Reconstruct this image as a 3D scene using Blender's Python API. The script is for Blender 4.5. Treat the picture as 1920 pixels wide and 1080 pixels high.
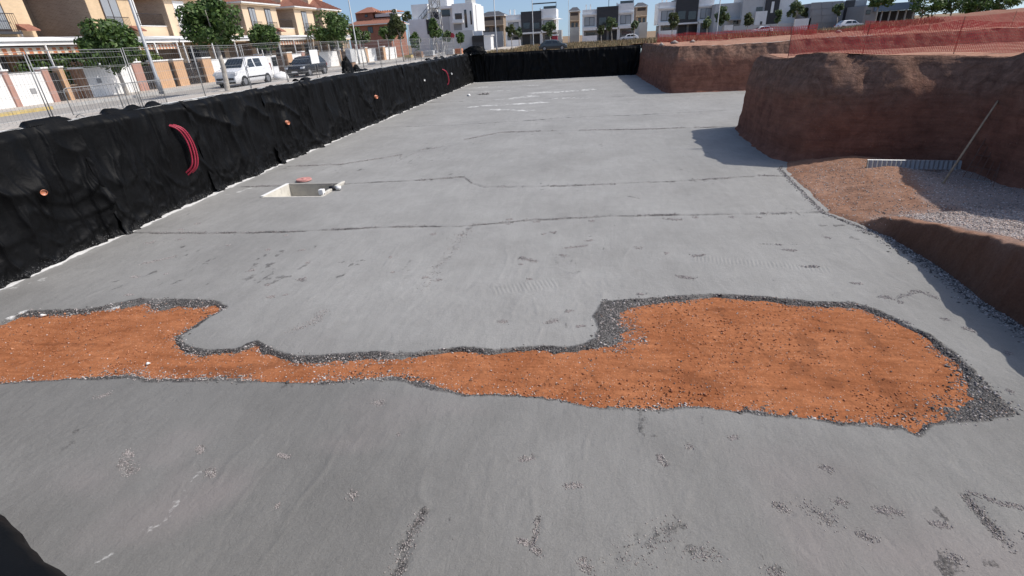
import bpy, bmesh, math, random
import numpy as np
from mathutils import Matrix, Vector, Euler

for o in list(bpy.data.objects): bpy.data.objects.remove(o)
S = bpy.context.scene
C = S.collection
R = math.radians
random.seed(7); RNG = np.random.default_rng(7)

# ------------------------------------------------------------------ camera
# measured from the photograph: nadir and pit-axis vanishing points
CX, CY, H = 960.0, 540.0, 5.3
VN, VY = np.array([1070., 2380.]), np.array([1111., 62.])
FPX = math.sqrt(-np.dot(VN-[CX, CY], VY-[CX, CY]))
def _ray(px, py):
    d = np.array([px-CX, CY-py, -FPX]); return d/np.linalg.norm(d)
_D = _ray(*VN); _Y = _ray(*VY); _Z = -_D
_Y = _Y-_Z*np.dot(_Y, _Z); _Y /= np.linalg.norm(_Y); _X = np.cross(_Y, _Z)
MW = np.array([_X, _Y, _Z])
cam = bpy.data.cameras.new('camera'); camo = bpy.data.objects.new('camera', cam); C.objects.link(camo)
m4 = Matrix([list(MW[0])+[0], list(MW[1])+[0], list(MW[2])+[H], [0, 0, 0, 1]])
camo.matrix_world = m4
cam.sensor_width = 36; cam.lens = FPX/1920*36; cam.clip_start = 0.05; cam.clip_end = 3000
S.camera = camo

# ------------------------------------------------------------------ sky, sun, exposure
SUNV = Vector((2.95, 0.45, 3.5)).normalized()
EL = math.asin(SUNV.z); AZ = math.atan2(SUNV.x, SUNV.y)
w = bpy.data.worlds.new('World'); S.world = w; w.use_nodes = True
nt = w.node_tree; bg = nt.nodes['Background']
sky = nt.nodes.new('ShaderNodeTexSky'); sky.sky_type = 'NISHITA'; sky.sun_disc = False
sky.sun_elevation = EL; sky.sun_rotation = AZ; sky.air_density = 1.0; sky.dust_density = 2.2; sky.ozone_density = 3.0
tc = nt.nodes.new('ShaderNodeTexCoord'); va = nt.nodes.new('ShaderNodeVectorMath'); va.operation = 'ADD'; va.inputs[1].default_value = (0, 0, .11)
vn_ = nt.nodes.new('ShaderNodeVectorMath'); vn_.operation = 'NORMALIZE'      # summer air: the clear blue reaches low, alike all round
nt.links.new(tc.outputs['Generated'], va.inputs[0]); nt.links.new(va.outputs[0], vn_.inputs[0]); nt.links.new(vn_.outputs[0], sky.inputs[0])
nt.links.new(sky.outputs[0], bg.inputs[0]); bg.inputs[1].default_value = 0.15
sun = bpy.data.lights.new('sun', 'SUN'); sun.energy = 3.5; sun.angle = R(0.6); sun.color = (1, .955, .89)
suno = bpy.data.objects.new('sun', sun); C.objects.link(suno)
suno.rotation_euler = (-SUNV).to_track_quat('-Z', 'Y').to_euler(); suno.location = (30, 10, 60)
S.view_settings.view_transform = 'Standard'; S.view_settings.look = 'None'
S.view_settings.exposure = 0.08; S.view_settings.gamma = 1.0
S.render.engine = 'CYCLES'

# ------------------------------------------------------------------ pixel -> place helpers
def dirw(px, py): return MW @ _ray(px, py)
def gz(px, py, z=0.):
    d = dirw(px, py); t = (z-H)/d[2]; return np.array([t*d[0], t*d[1], z])
def gy(px, py, y):
    d = dirw(px, py); t = y/d[1]; return np.array([t*d[0], y, H+t*d[2]])
def gx(px, py, x):
    d = dirw(px, py); t = x/d[0]; return np.array([x, t*d[1], H+t*d[2]])
def proj(p):
    v = MW.T @ (np.array(p, float)-[0, 0, H]); return np.array([CX-v[0]/v[2]*FPX, CY+v[1]/v[2]*FPX])
def y_at(px, X, z):           # y on the vertical plane x=X at height z seen in column px
    a, b = 1., 400.
    for _ in range(60):
        m = (a+b)/2
        if proj((X, m, z))[0] < px: a = m
        else: b = m
    return a
def G(pts, z=0.): return np.array([gz(px, py, z)[:2] for px, py in pts])

# ------------------------------------------------------------------ numpy noise
def _h(ix, iy, s):
    n = (ix.astype(np.int64)*374761393+iy.astype(np.int64)*668265263+s*974634777) & 0xffffffff
    n = ((n ^ (n >> 13))*1274126177) & 0xffffffff
    n = ((n ^ (n >> 16))*2246822519) & 0xffffffff
    return ((n ^ (n >> 15)) & 0xffff)/65535.0
def vnoise(x, y, s=0):
    x = np.asarray(x, float); y = np.asarray(y, float)
    ix = np.floor(x); iy = np.floor(y); fx = x-ix; fy = y-iy
    ix = ix.astype(np.int64); iy = iy.astype(np.int64)
    fx = fx*fx*(3-2*fx); fy = fy*fy*(3-2*fy)
    a = _h(ix, iy, s); b = _h(ix+1, iy, s); c = _h(ix, iy+1, s); d = _h(ix+1, iy+1, s)
    return (a+(b-a)*fx+(c-a)*fy+(a-b-c+d)*fx*fy)*2-1
def fbm(x, y, s=0, o=4, g=.5):
    t = 0; a = 1; n = 0
    for i in range(o):
        t = t+a*vnoise(x*2**i+i*17.3, y*2**i-i*9.1, s+i); n += a; a *= g
    return t/n
def sstep(a, b, v):
    t = np.clip((v-a)/(b-a), 0, 1); return t*t*(3-2*t)
def seg_dist(P, pts, closed=False):
    pts = np.asarray(pts, float); n = len(pts); best = np.full(len(P), 1e9)
    for i in range(n if closed else n-1):
        a = pts[i]; b = pts[(i+1) % n]; ab = b-a; L = ab@ab
        if L < 1e-12: continue
        t = np.clip(((P-a)@ab)/L, 0, 1); q = a+t[:, None]*ab
        best = np.minimum(best, np.hypot(P[:, 0]-q[:, 0], P[:, 1]-q[:, 1]))
    return best
def inside(P, pts):
    pts = np.asarray(pts, float); r = np.zeros(len(P), bool); n = len(pts); j = n-1
    for i in range(n):
        xi, yi = pts[i]; xj, yj = pts[j]
        if yi != yj:
            c = ((yi > P[:, 1]) != (yj > P[:, 1])) & (P[:, 0] < (xj-xi)*(P[:, 1]-yi)/(yj-yi)+xi)
            r ^= c
        j = i
    return r

# ------------------------------------------------------------------ object helpers
def tag(o, label=None, cat=None, group=None, kind=None):
    if label: o['label'] = label
    if cat: o['category'] = cat; o['kind'] = 'thing'
    if group: o['group'] = group
    if kind: o['kind'] = kind
    return o
def wloc(o):
    v = Vector((0, 0, 0))
    while o: v += o.location; o = o.parent
    return v
def link(name, me, mat=None, parent=None, smooth=False):
    o = bpy.data.objects.new(name, me); C.objects.link(o)
    if mat is not None and not me.materials: me.materials.append(mat)
    if smooth: me.polygons.foreach_set('use_smooth', np.ones(len(me.polygons), bool))
    if parent: o.parent = parent
    return o
def np_mesh(name, V, F, mat=None, parent=None, smooth=True, attrs=None, origin=None):
    V = np.asarray(V, np.float32); F = np.asarray(F, np.int32); k = F.shape[1]
    off = wloc(parent) if parent else Vector(origin or (0, 0, 0))
    V = V-np.array(off, np.float32)
    me = bpy.data.meshes.new(name)
    me.vertices.add(len(V)); me.vertices.foreach_set('co', V.ravel())
    me.loops.add(F.size); me.loops.foreach_set('vertex_index', F.ravel())
    me.polygons.add(len(F)); me.polygons.foreach_set('loop_start', np.arange(0, F.size, k, dtype=np.int32))
    me.update(calc_edges=True)
    for n, v in (attrs or {}).items():
        a = me.attributes.new(n, 'FLOAT', 'POINT'); a.data.foreach_set('value', np.asarray(v, np.float32))
    o = link(name, me, mat, parent, smooth)
    if not parent: o.location = off
    return o
def grid_faces(nu, nv, keep=None):
    i = np.arange(nu*nv).reshape(nu, nv)          # u slow, v fast
    f = np.stack([i[:-1, :-1], i[1:, :-1], i[1:, 1:], i[:-1, 1:]], -1).reshape(-1, 4)
    return f if keep is None else f[keep]
def compact(V, F, attrs=None):
    u = np.unique(F); m = np.full(len(V), -1); m[u] = np.arange(len(u))
    return V[u], m[F], {k: v[u] for k, v in (attrs or {}).items()}
def empty(name, loc, label=None, cat=None, group=None):
    o = bpy.data.objects.new(name, None); C.objects.link(o); o.location = loc; o.empty_display_size = .2
    return tag(o, label, cat, group)
def copy_tree(o, parent=None):
    c = o.copy(); C.objects.link(c); c.parent = parent
    for ch in [q for q in bpy.data.objects if q.parent == o]: copy_tree(ch, c)
    return c

class MB:
    def __init__(s): s.v = []; s.f = []
    def add(s, vs, fs):
        n = len(s.v); s.v += [tuple(map(float, p)) for p in vs]; s.f += [[n+i for i in f] for f in fs]; return s
    def box(s, x0, x1, y0, y1, z0, z1):
        if x0 > x1: x0, x1 = x1, x0
        if y0 > y1: y0, y1 = y1, y0
        if z0 > z1: z0, z1 = z1, z0
        return s.add([(x0,y0,z0),(x1,y0,z0),(x1,y1,z0),(x0,y1,z0),(x0,y0,z1),(x1,y0,z1),(x1,y1,z1),(x0,y1,z1)],
            [(0,3,2,1),(4,5,6,7),(0,1,5,4),(1,2,6,5),(2,3,7,6),(3,0,4,7)])
    def bar(s, a, b, r=.02, n=6, r2=None, cap=True):
        a = Vector(a); b = Vector(b); d = (b-a)
        if d.length < 1e-6: return s
        d.normalize(); r2 = r if r2 is None else r2
        u = d.orthogonal().normalized(); w_ = d.cross(u)
        vs = []
        for p, rr in ((a, r), (b, r2)):
            for k in range(n):
                t = 2*math.pi*(k+.5)/n; vs.append(p+(u*math.cos(t)+w_*math.sin(t))*rr)
        fs = [(k, (k+1) % n, n+(k+1) % n, n+k) for k in range(n)]
        if cap: fs += [tuple(range(n-1, -1, -1)), tuple(range(n, 2*n))]
        return s.add(vs, fs)
    def tube(s, pts, rad, n=8):
        pts = [Vector(p) for p in pts]; rad = rad if hasattr(rad, '__len__') else [rad]*len(pts)
        vs = []; u = None
        for i, p in enumerate(pts):
            d = (pts[min(i+1, len(pts)-1)]-pts[max(i-1, 0)]).normalized()
            u = d.orthogonal().normalized() if u is None else (u-d*u.dot(d)).normalized()
            w_ = d.cross(u)
            for k in range(n):
                t = 2*math.pi*k/n; vs.append(p+(u*math.cos(t)+w_*math.sin(t))*rad[i])
        fs = [(i*n+k, i*n+(k+1) % n, (i+1)*n+(k+1) % n, (i+1)*n+k) for i in range(len(pts)-1) for k in range(n)]
        fs += [tuple(range(n-1, -1, -1)), tuple(range((len(pts)-1)*n, len(pts)*n))]
        return s.add(vs, fs)
    def prism(s, poly, axis, a, b):          # polygon in the two other axes, extruded along axis from a to b
        n = len(poly)
        def pt(p, t): return {'x': (t, p[0], p[1]), 'y': (p[0], t, p[1]), 'z': (p[0], p[1], t)}[axis]
        return s.add([pt(p, a) for p in poly]+[pt(p, b) for p in poly],
            [tuple(range(n-1, -1, -1)), tuple(range(n, 2*n))]+[(k, (k+1) % n, n+(k+1) % n, n+k) for k in range(n)])
    def build(s, name, mat, parent=None, smooth=False, bevel=0, origin=None):
        off = wloc(parent) if parent else Vector(origin or (0, 0, 0))
        me = bpy.data.meshes.new(name); me.from_pydata([(p[0]-off.x, p[1]-off.y, p[2]-off.z) for p in s.v], [], s.f)
        bm = bmesh.new(); bm.from_mesh(me); bmesh.ops.recalc_face_normals(bm, faces=bm.faces)
        if bevel: bmesh.ops.bevel(bm, geom=bm.edges[:], offset=bevel, segments=1, affect='EDGES', clamp_overlap=True)
        bm.to_mesh(me); bm.free(); me.update()
        o = link(name, me, mat, parent, smooth)
        if not parent: o.location = off
        return o

# ------------------------------------------------------------------ materials
def nd(nt, t, **k):
    n = nt.nodes.new(t)
    for a, v in k.items(): setattr(n, a, v)
    return n
def mix(nt, fac, a, b, mode='MIX'):
    n = nd(nt, 'ShaderNodeMix', data_type='RGBA', blend_type=mode)
    for sock, v in ((n.inputs[0], fac), (n.inputs[6], a), (n.inputs[7], b)):
        if hasattr(v, 'links') or hasattr(v, 'is_linked'): nt.links.new(v, sock)
        elif hasattr(v, '__len__'): sock.default_value = (*v[:3], 1)
        else: sock.default_value = v
    return n.outputs[2]
def noise(nt, scale, det=4, rough=.55, vec=None, dist=0):
    n = nd(nt, 'ShaderNodeTexNoise'); n.inputs['Scale'].default_value = scale; n.inputs['Detail'].default_value = det
    n.inputs['Roughness'].default_value = rough; n.inputs['Distortion'].default_value = dist
    if vec is not None: nt.links.new(vec, n.inputs['Vector'])
    return n.outputs['Fac']
def ramp(nt, fac, p0, p1, c0=(0,0,0), c1=(1,1,1)):
    n = nd(nt, 'ShaderNodeValToRGB'); n.color_ramp.elements[0].position = p0; n.color_ramp.elements[1].position = p1
    n.color_ramp.elements[0].color = (*c0, 1); n.color_ramp.elements[1].color = (*c1, 1)
    nt.links.new(fac, n.inputs[0]); return n.outputs[0]
def math_(nt, op, a, b=None, clamp=False):
    n = nd(nt, 'ShaderNodeMath', operation=op, use_clamp=clamp)
    for i, v in enumerate((a, b)):
        if v is None: continue
        if hasattr(v, 'is_linked'): nt.links.new(v, n.inputs[i])
        else: n.inputs[i].default_value = v
    return n.outputs[0]
def bump(nt, h, strength=.3, dist=.02, prev=None):
    n = nd(nt, 'ShaderNodeBump'); n.inputs['Strength'].default_value = strength; n.inputs['Distance'].default_value = dist
    nt.links.new(h, n.inputs['Height'])
    if prev is not None: nt.links.new(prev, n.inputs['Normal'])
    return n.outputs[0]
def newmat(name):
    m = bpy.data.materials.new(name); m.use_nodes = True; t = m.node_tree
    return m, t, t.nodes['Principled BSDF']
def opos(t):                                   # object space keeps a pattern fixed to the thing
    return nd(t, 'ShaderNodeTexCoord').outputs['Object']
def plain(name, col, rough=.6, var=.12, scale=3., bmp=.0, bscale=40., metal=0., spec=.5, dirt=None):
    m, t, b = newmat(name); p = opos(t)
    f = noise(t, scale, 5, .6, p); lo = tuple(c*(1-var) for c in col); hi = tuple(min(c*(1+var), .95) for c in col)
    c = ramp(t, f, .3, .7, lo, hi)
    if dirt: c = mix(t, ramp(t, noise(t, scale*2.7, 6, .7, p), .52, .75), c, dirt)
    t.links.new(c, b.inputs['Base Color']); b.inputs['Roughness'].default_value = rough
    b.inputs['Metallic'].default_value = metal; b.inputs['Specular IOR Level'].default_value = spec
    if bmp: t.links.new(bump(t, noise(t, bscale, 4, .6, p), bmp, .01), b.inputs['Normal'])
    return m
def attr(t, n):
    a = nd(t, 'ShaderNodeAttribute', attribute_name=n); return a.outputs['Fac']

def m_concrete():
    m, t, b = newmat('fresh_concrete'); p = opos(t)
    sc = nd(t, 'ShaderNodeMapping'); sc.inputs['Scale'].default_value = (1, .28, 1); t.links.new(p, sc.inputs[0])
    big = ramp(t, noise(t, .35, 5, .6, p), .3, .7, (.276, .268, .251), (.338, .330, .311))
    streak = ramp(t, noise(t, 2.2, 6, .65, sc.outputs[0], 1.2), .35, .75, (.90, .90, .90), (1.06, 1.06, 1.06))
    c = mix(t, .8, big, streak, 'MULTIPLY')
    c = mix(t, .9, c, ramp(t, noise(t, 45, 3, .7, p), .35, .7, (.86, .86, .86), (1.08, 1.08, 1.08)), 'MULTIPLY')
    c = mix(t, math_(t, 'MULTIPLY', attr(t, 'darker'), .85), c, mix(t, .9, c, (.50, .50, .497), 'MULTIPLY'))
    c = mix(t, ramp(t, noise(t, 1.7, 7, .72, p, 1.5), .45, .75, (0,)*3, (.55,)*3), c, mix(t, .9, c, (.82, .82, .82), 'MULTIPLY'))
    c = mix(t, math_(t, 'MULTIPLY', attr(t, 'pink'), .5), c, (.27, .235, .225))
    vo = nd(t, 'ShaderNodeTexVoronoi'); vo.inputs['Scale'].default_value = 38; t.links.new(p, vo.inputs['Vector'])
    aggc = ramp(t, vo.outputs['Distance'], .05, .6, (.27, .25, .235), (.055, .052, .05))
    n2 = noise(t, 16, 6, .8, p)
    af = math_(t, 'MULTIPLY', math_(t, 'SUBTRACT', math_(t, 'MULTIPLY', attr(t, 'agg'), 1.45), n2), 2.0, True)
    c = mix(t, af, c, aggc)
    n3 = noise(t, 14, 6, .75, p)
    pf = math_(t, 'MULTIPLY', math_(t, 'SUBTRACT', math_(t, 'MULTIPLY', attr(t, 'pale'), 1.2), n3), 2.2, True)
    c = mix(t, pf, c, (.66, .65, .62))
    t.links.new(c, b.inputs['Base Color']); b.inputs['Roughness'].default_value = .82; b.inputs['Specular IOR Level'].default_value = .25
    n = bump(t, noise(t, 7, 5, .62, sc.outputs[0], .6), .28, .03)
    n = bump(t, noise(t, 9, 6, .6, p, 1.), .40, .03, n); n = bump(t, noise(t, 60, 5, .75, p), .5, .010, n)
    mul = math_(t, 'MULTIPLY', vo.outputs['Distance'], af)
    n = bump(t, mul, .9, .03, n)
    t.links.new(n, b.inputs['Normal']); return m
def m_soil(name, c0, c1, dark, peb=(.5, .36, .28), fine=1.):
    m, t, b = newmat(name); p = opos(t)
    c = ramp(t, noise(t, .9, 6, .65, p, .4), .3, .72, c0, c1)
    c = mix(t, .85, c, ramp(t, noise(t, 26*fine, 4, .75, p), .3, .72, (.7, .7, .7), (1.22, 1.2, 1.18)), 'MULTIPLY')
    sm = nd(t, 'ShaderNodeMapping'); sm.inputs['Rotation'].default_value = (0, 0, R(28)); sm.inputs['Scale'].default_value = (.35, 2.6, 1); t.links.new(p, sm.inputs[0])
    c = mix(t, .8, c, ramp(t, noise(t, 3.2, 6, .7, sm.outputs[0], .7), .33, .7, (.66, .62, .6), (1.14, 1.16, 1.18)), 'MULTIPLY')
    c = mix(t, math_(t, 'MULTIPLY', attr(t, 'damp_shade'), .72), c, dark)
    vo = nd(t, 'ShaderNodeTexVoronoi'); vo.inputs['Scale'].default_value = 17*fine; t.links.new(p, vo.inputs['Vector'])
    c = mix(t, math_(t, 'MULTIPLY', ramp(t, vo.outputs['Distance'], .10, .16, (1, 1, 1), (0, 0, 0)), math_(t, 'SUBTRACT', 1., attr(t, 'damp_shade'), True)), c, peb)
    c = mix(t, attr(t, 'grav'), c, mix(t, ramp(t, noise(t, 38, 3, .8, p), .35, .65), (.16, .14, .13), (.46, .40, .37)))
    t.links.new(c, b.inputs['Base Color']); b.inputs['Roughness'].default_value = .95; b.inputs['Specular IOR Level'].default_value = .1
    n = bump(t, noise(t, 5, 6, .7, p), .7, .05)
    n = bump(t, noise(t, 55*fine, 4, .75, p), .7, .012, n)
    t.links.new(n, b.inputs['Normal']); return m
def m_earthwall():
    m, t, b = newmat('cut_earth'); p = opos(t)
    z = nd(t, 'ShaderNodeSeparateXYZ'); t.links.new(p, z.inputs[0])
    zz = math_(t, 'ADD', z.outputs[2], math_(t, 'MULTIPLY', math_(t, 'SUBTRACT', noise(t, .7, 6, .7, p), .5), 2.6))
    lower = ramp(t, noise(t, 1.3, 6, .7, p, .5), .3, .72, (.175, .078, .056), (.35, .165, .112))
    upper = ramp(t, noise(t, 2.4, 6, .75, p, .8), .3, .72, (.115, .064, .048), (.34, .205, .15))
    c = mix(t, ramp(t, math_(t, 'DIVIDE', zz, 4.5), .44, .70), lower, upper)
    st = nd(t, 'ShaderNodeMapping'); st.inputs['Scale'].default_value = (.25, .25, 3.2); t.links.new(p, st.inputs[0])
    c = mix(t, .75, c, ramp(t, noise(t, 2.2, 5, .7, st.outputs[0]), .3, .7, (.68, .68, .68), (1.2, 1.18, 1.15)), 'MULTIPLY')
    c = mix(t, ramp(t, noise(t, 14, 4, .8, p), .62, .72), c, (.40, .28, .21))
    t.links.new(c, b.inputs['Base Color']); b.inputs['Roughness'].default_value = .96; b.inputs['Specular IOR Level'].default_value = .05
    n = bump(t, noise(t, 3.5, 6, .72, p, .5), .9, .12)
    n = bump(t, noise(t, 30, 5, .75, p), .7, .02, n)
    t.links.new(n, b.inputs['Normal']); return m
def m_membrane():
    m, t, b = newmat('black_membrane'); p = opos(t)
    z = nd(t, 'ShaderNodeSeparateXYZ'); t.links.new(p, z.inputs[0])
    c = ramp(t, noise(t, 1.4, 5, .6, p), .3, .75, (.0024, .0025, .0027), (.0060, .0062, .0067))
    st = nd(t, 'ShaderNodeMapping'); st.inputs['Scale'].default_value = (3, 3, .55); t.links.new(p, st.inputs[0])
    c = mix(t, ramp(t, noise(t, 2.2, 6, .75, st.outputs[0]), .64, .88, (0,)*3, (.45,)*3), c, (.035, .035, .036))
    sp = noise(t, 26, 5, .8, p)
    low = ramp(t, math_(t, 'DIVIDE', z.outputs[2], 4.), .0, .16, (1, 1, 1), (0, 0, 0))
    k = math_(t, 'ADD', math_(t, 'MULTIPLY', low, .17), math_(t, 'MULTIPLY', noise(t, .8, 3, .6, p), .06))
    splash = math_(t, 'MULTIPLY', math_(t, 'SUBTRACT', math_(t, 'ADD', sp, k), .765), 14, True)
    c = mix(t, splash, c, (.40, .40, .39))
    t.links.new(c, b.inputs['Base Color']); b.inputs['Roughness'].default_value = .55; b.inputs['Specular IOR Level'].default_value = .11
    n = bump(t, noise(t, 3, 4, .55, p, .8), .35, .06); n = bump(t, noise(t, 160, 2, .6, p), .25, .003, n)
    t.links.new(n, b.inputs['Normal']); return m
def m_brick(name, c1, c2, mortar, sx=1.):
    m, t, b = newmat(name); p = opos(t)
    s = nd(t, 'ShaderNodeSeparateXYZ'); t.links.new(p, s.inputs[0])
    cb = nd(t, 'ShaderNodeCombineXYZ'); t.links.new(math_(t, 'ADD', s.outputs[0], s.outputs[1]), cb.inputs[0]); t.links.new(s.outputs[2], cb.inputs[1])
    br = nd(t, 'ShaderNodeTexBrick'); t.links.new(cb.outputs[0], br.inputs['Vector'])
    br.inputs['Scale'].default_value = 1.; br.inputs['Brick Width'].default_value = .26*sx; br.inputs['Row Height'].default_value = .085*sx
    br.inputs['Mortar Size'].default_value = .012*sx; br.inputs['Color1'].default_value = (*c1, 1); br.inputs['Color2'].default_value = (*c2, 1); br.inputs['Mortar'].default_value = (*mortar, 1)
    c = mix(t, .6, br.outputs['Color'], ramp(t, noise(t, 1.2, 5, .7, p), .3, .7, (.8, .8, .8), (1.15, 1.15, 1.15)), 'MULTIPLY')
    t.links.new(c, b.inputs['Base Color']); b.inputs['Roughness'].default_value = .9
    t.links.new(bump(t, br.outputs['Fac'], -.5, .01), b.inputs['Normal']); return m
def m_glass(name, col=(.03, .035, .04), rough=.06):
    m, t, b = newmat(name); b.inputs['Base Color'].default_value = (*col, 1); b.inputs['Roughness'].default_value = rough
    b.inputs['Specular IOR Level'].default_value = .9
    t.links.new(bump(t, noise(t, 1.3, 2, .5, opos(t)), .05, .02), b.inputs['Normal']); return m
def m_leaf(name, c0, c1):
    m, t, b = newmat(name); p = opos(t)
    geo = nd(t, 'ShaderNodeNewGeometry')
    c = ramp(t, geo.outputs['Random Per Island'], .0, 1., c0, c1)
    c = mix(t, .5, c, ramp(t, noise(t, 1.6, 3, .6, p), .3, .7, (.7, .7, .7), (1.25, 1.25, 1.1)), 'MULTIPLY')
    t.links.new(c, b.inputs['Base Color']); b.inputs['Roughness'].default_value = .5; b.inputs['Specular IOR Level'].default_value = .35
    tr = nd(t, 'ShaderNodeBsdfTranslucent'); t.links.new(c, tr.inputs[0]); ms = nd(t, 'ShaderNodeMixShader'); ms.inputs[0].default_value = .28
    t.links.new(b.outputs[0], ms.inputs[1]); t.links.new(tr.outputs[0], ms.inputs[2])
    t.links.new(ms.outputs[0], t.nodes['Material Output'].inputs[0]); return m
def m_island(name, cols, rough=.9):
    m, t, b = newmat(name); geo = nd(t, 'ShaderNodeNewGeometry')
    n = nd(t, 'ShaderNodeValToRGB'); n.color_ramp.interpolation = 'CONSTANT'
    els = n.color_ramp.elements
    for i, c in enumerate(cols):
        e = els[i] if i < 2 else els.new(i/len(cols))
        e.position = i/len(cols); e.color = (*c, 1)
    t.links.new(geo.outputs['Random Per Island'], n.inputs[0])
    c = mix(t, .6, n.outputs[0], ramp(t, noise(t, 60, 3, .7, opos(t)), .3, .7, (.75,)*3, (1.15,)*3), 'MULTIPLY')
    t.links.new(c, b.inputs['Base Color']); b.inputs['Roughness'].default_value = rough; return m

M = {}
M['concrete'] = m_concrete()
M['soil'] = m_soil('orange_soil', (.315, .112, .046), (.465, .19, .087), (.15, .055, .026))
M['ramp'] = m_soil('ramp_soil', (.29, .155, .098), (.39, .235, .165), (.07, .036, .026), fine=.8)  # darkest colour carries the shade painted on the bank face
M['dirt'] = m_soil('dry_dirt', (.33, .175, .115), (.48, .28, .20), (.20, .085, .058), fine=.35)
M['field'] = m_soil('dry_field', (.24, .17, .105), (.34, .25, .165), (.2, .13, .08), fine=.3)
M['earth'] = m_earthwall()
M['membrane'] = m_membrane()
M['white'] = plain('white_paint', (.80, .79, .76), .6, .06, 1.2, .05)
M['white2'] = plain('white_render', (.79, .79, .78), .8, .06, .7, .1, 20)
M['coping'] = plain('pale_coping', (.74, .73, .69), .85, .08, 2., .2, 30, dirt=(.55, .52, .47))
M['grey'] = plain('grey_render', (.30, .30, .30), .85, .08, .8, .1, 20)
M['lgrey'] = plain('light_grey_render', (.50, .50, .49), .85, .08, .8, .1, 20)
M['cream'] = m_brick('cream_brick', (.68, .49, .30), (.62, .45, .275), (.60, .46, .31), .9)
M['creamp'] = plain('cream_render', (.70, .54, .37), .85, .06, .8, .1, 20)
M['brick'] = m_brick('tan_brick', (.42, .31, .22), (.33, .24, .165), (.46, .37, .28))
M['brickred'] = m_brick('red_brick', (.34, .13, .08), (.27, .10, .06), (.32, .18, .13))
M['olive'] = plain('olive_render', (.27, .205, .145), .9, .08, 1., .1)
M['tile'] = plain('clay_tile', (.27, .115, .075), .85, .3, 6., .3, 9)
M['tiled'] = plain('slate_tile', (.06, .06, .065), .7, .2, 4., .3, 9)
M['dark'] = plain('anthracite', (.035, .035, .038), .55, .15, 1.)
M['darkwood'] = plain('dark_brown_frame', (.055, .035, .026), .5, .2, 3.)
M['iron'] = plain('wrought_iron', (.03, .025, .023), .5, .2, 3.)
M['metal'] = plain('galvanised_steel', (.27, .27, .265), .55, .15, 4., metal=.25)
M['wire'] = plain('galvanised_wire', (.36, .36, .35), .5, .1, 4., metal=.2)
M['lamp'] = plain('grey_pole_paint', (.36, .37, .38), .5, .08, 2., metal=.2)
M['glass'] = m_glass('window_glass'); M['curtain'] = m_glass('curtained_glass', (.30, .31, .32), .15)
M['carglass'] = m_glass('car_glass', (.018, .022, .024), .03)
M['tan'] = m_brick('tan_pillar_brick', (.60, .36, .20), (.54, .32, .175), (.55, .38, .25), .8)
M['rosy'] = plain('rosy_pillar', (.42, .24, .19), .85, .1, 2., .1)
M['stone'] = plain('brown_stone', (.27, .16, .10), .9, .35, 5., .5, 9)
M['terra'] = plain('terracotta', (.48, .20, .11), .8, .2, 3.)
M['asphalt'] = plain('sunlit_asphalt', (.31, .285, .255), .9, .12, .8, .3, 60, dirt=(.37, .34, .30))
M['paving'] = m_brick('paving', (.47, .42, .36), (.43, .385, .335), (.36, .32, .28), 1.2)
M['kerb'] = plain('kerb_concrete', (.40, .39, .37), .85, .12, 1.5, .2)
M['yellow'] = plain('yellow_paint', (.50, .38, .15), .8, .25, 4.)
M['carwhite'] = plain('white_car_paint', (.78, .78, .78), .22, .02, .5, spec=.6)
M['carblack'] = plain('dark_car_paint', (.016, .017, .021), .22, .05, .5, spec=.6)
M['cargrey'] = plain('grey_car_paint', (.06, .075, .082), .25, .05, .5, spec=.6)
M['tyre'] = plain('tyre_rubber', (.017, .017, .017), .8, .15, 4.); M['rim'] = plain('wheel_rim', (.34, .34, .35), .35, .05, 2., metal=.7)
M['lens'] = m_glass('lamp_lens', (.55, .56, .58), .1); M['redlens'] = m_glass('red_lens', (.35, .02, .015), .15)
M['plastic'] = plain('black_plastic', (.022, .022, .024), .5, .1, 3.)
M['bark'] = plain('grey_bark', (.40, .36, .31), .9, .25, 7., .6, 14)
M['leaf'] = m_leaf('dark_leaf', (.032, .070, .018), (.13, .20, .055))
M['leaffar'] = m_leaf('hazed_leaf', (.06, .095, .04), (.17, .22, .10))  # haze over the far trees is mixed into this leaf colour
M['clod'] = m_island('soil_clods', [(.44, .17, .075), (.32, .115, .05), (.54, .25, .13), (.24, .085, .04), (.48, .20, .10)])
M['leaf2'] = m_leaf('olive_leaf', (.045, .06, .022), (.12, .14, .055))
M['hedge'] = m_leaf('hedge_leaf', (.05, .09, .012), (.20, .25, .04))
M['grass'] = m_island('dry_grass', [(.32, .235, .13), (.26, .18, .10), (.38, .29, .17), (.21, .165, .085), (.17, .16, .075)])
M['pebble'] = m_island('gravel', [(.30, .27, .25), (.55, .45, .40), (.10, .095, .09), (.42, .25, .17), (.19, .18, .175), (.62, .56, .53)])
M['pebdark'] = m_island('mortar_crumbs', [(.20, .19, .18), (.10, .095, .09), (.27, .255, .24), (.14, .13, .125), (.36, .32, .30), (.075, .07, .068), (.5, .46, .44)])
M['pebconc'] = m_island('cement_lumps', [(.33, .30, .285), (.25, .225, .215), (.38, .35, .33), (.17, .155, .15), (.30, .265, .255)])
M['pebpale'] = m_island('pale_gravel', [(.52, .42, .37), (.40, .33, .29), (.60, .52, .47), (.30, .25, .22), (.48, .34, .27), (.20, .17, .155)])
M['pipe'] = plain('orange_pvc', (.58, .20, .10), .45, .08, 4., dirt=(.5, .36, .3))
M['conduit'] = plain('crimson_conduit', (.30, .018, .042), .5, .15, 6.)
M['pink'] = plain('faded_pink_plastic', (.52, .25, .22), .6, .1, 4.)
M['net'] = plain('orange_red_net', (.66, .075, .065), .7, .15, 2.)
M['rust'] = plain('rusty_rebar', (.16, .085, .06), .85, .25, 6.)
M['formply'] = plain('pale_form_board', (.60, .57, .50), .7, .1, 2., dirt=(.42, .39, .34))
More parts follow.
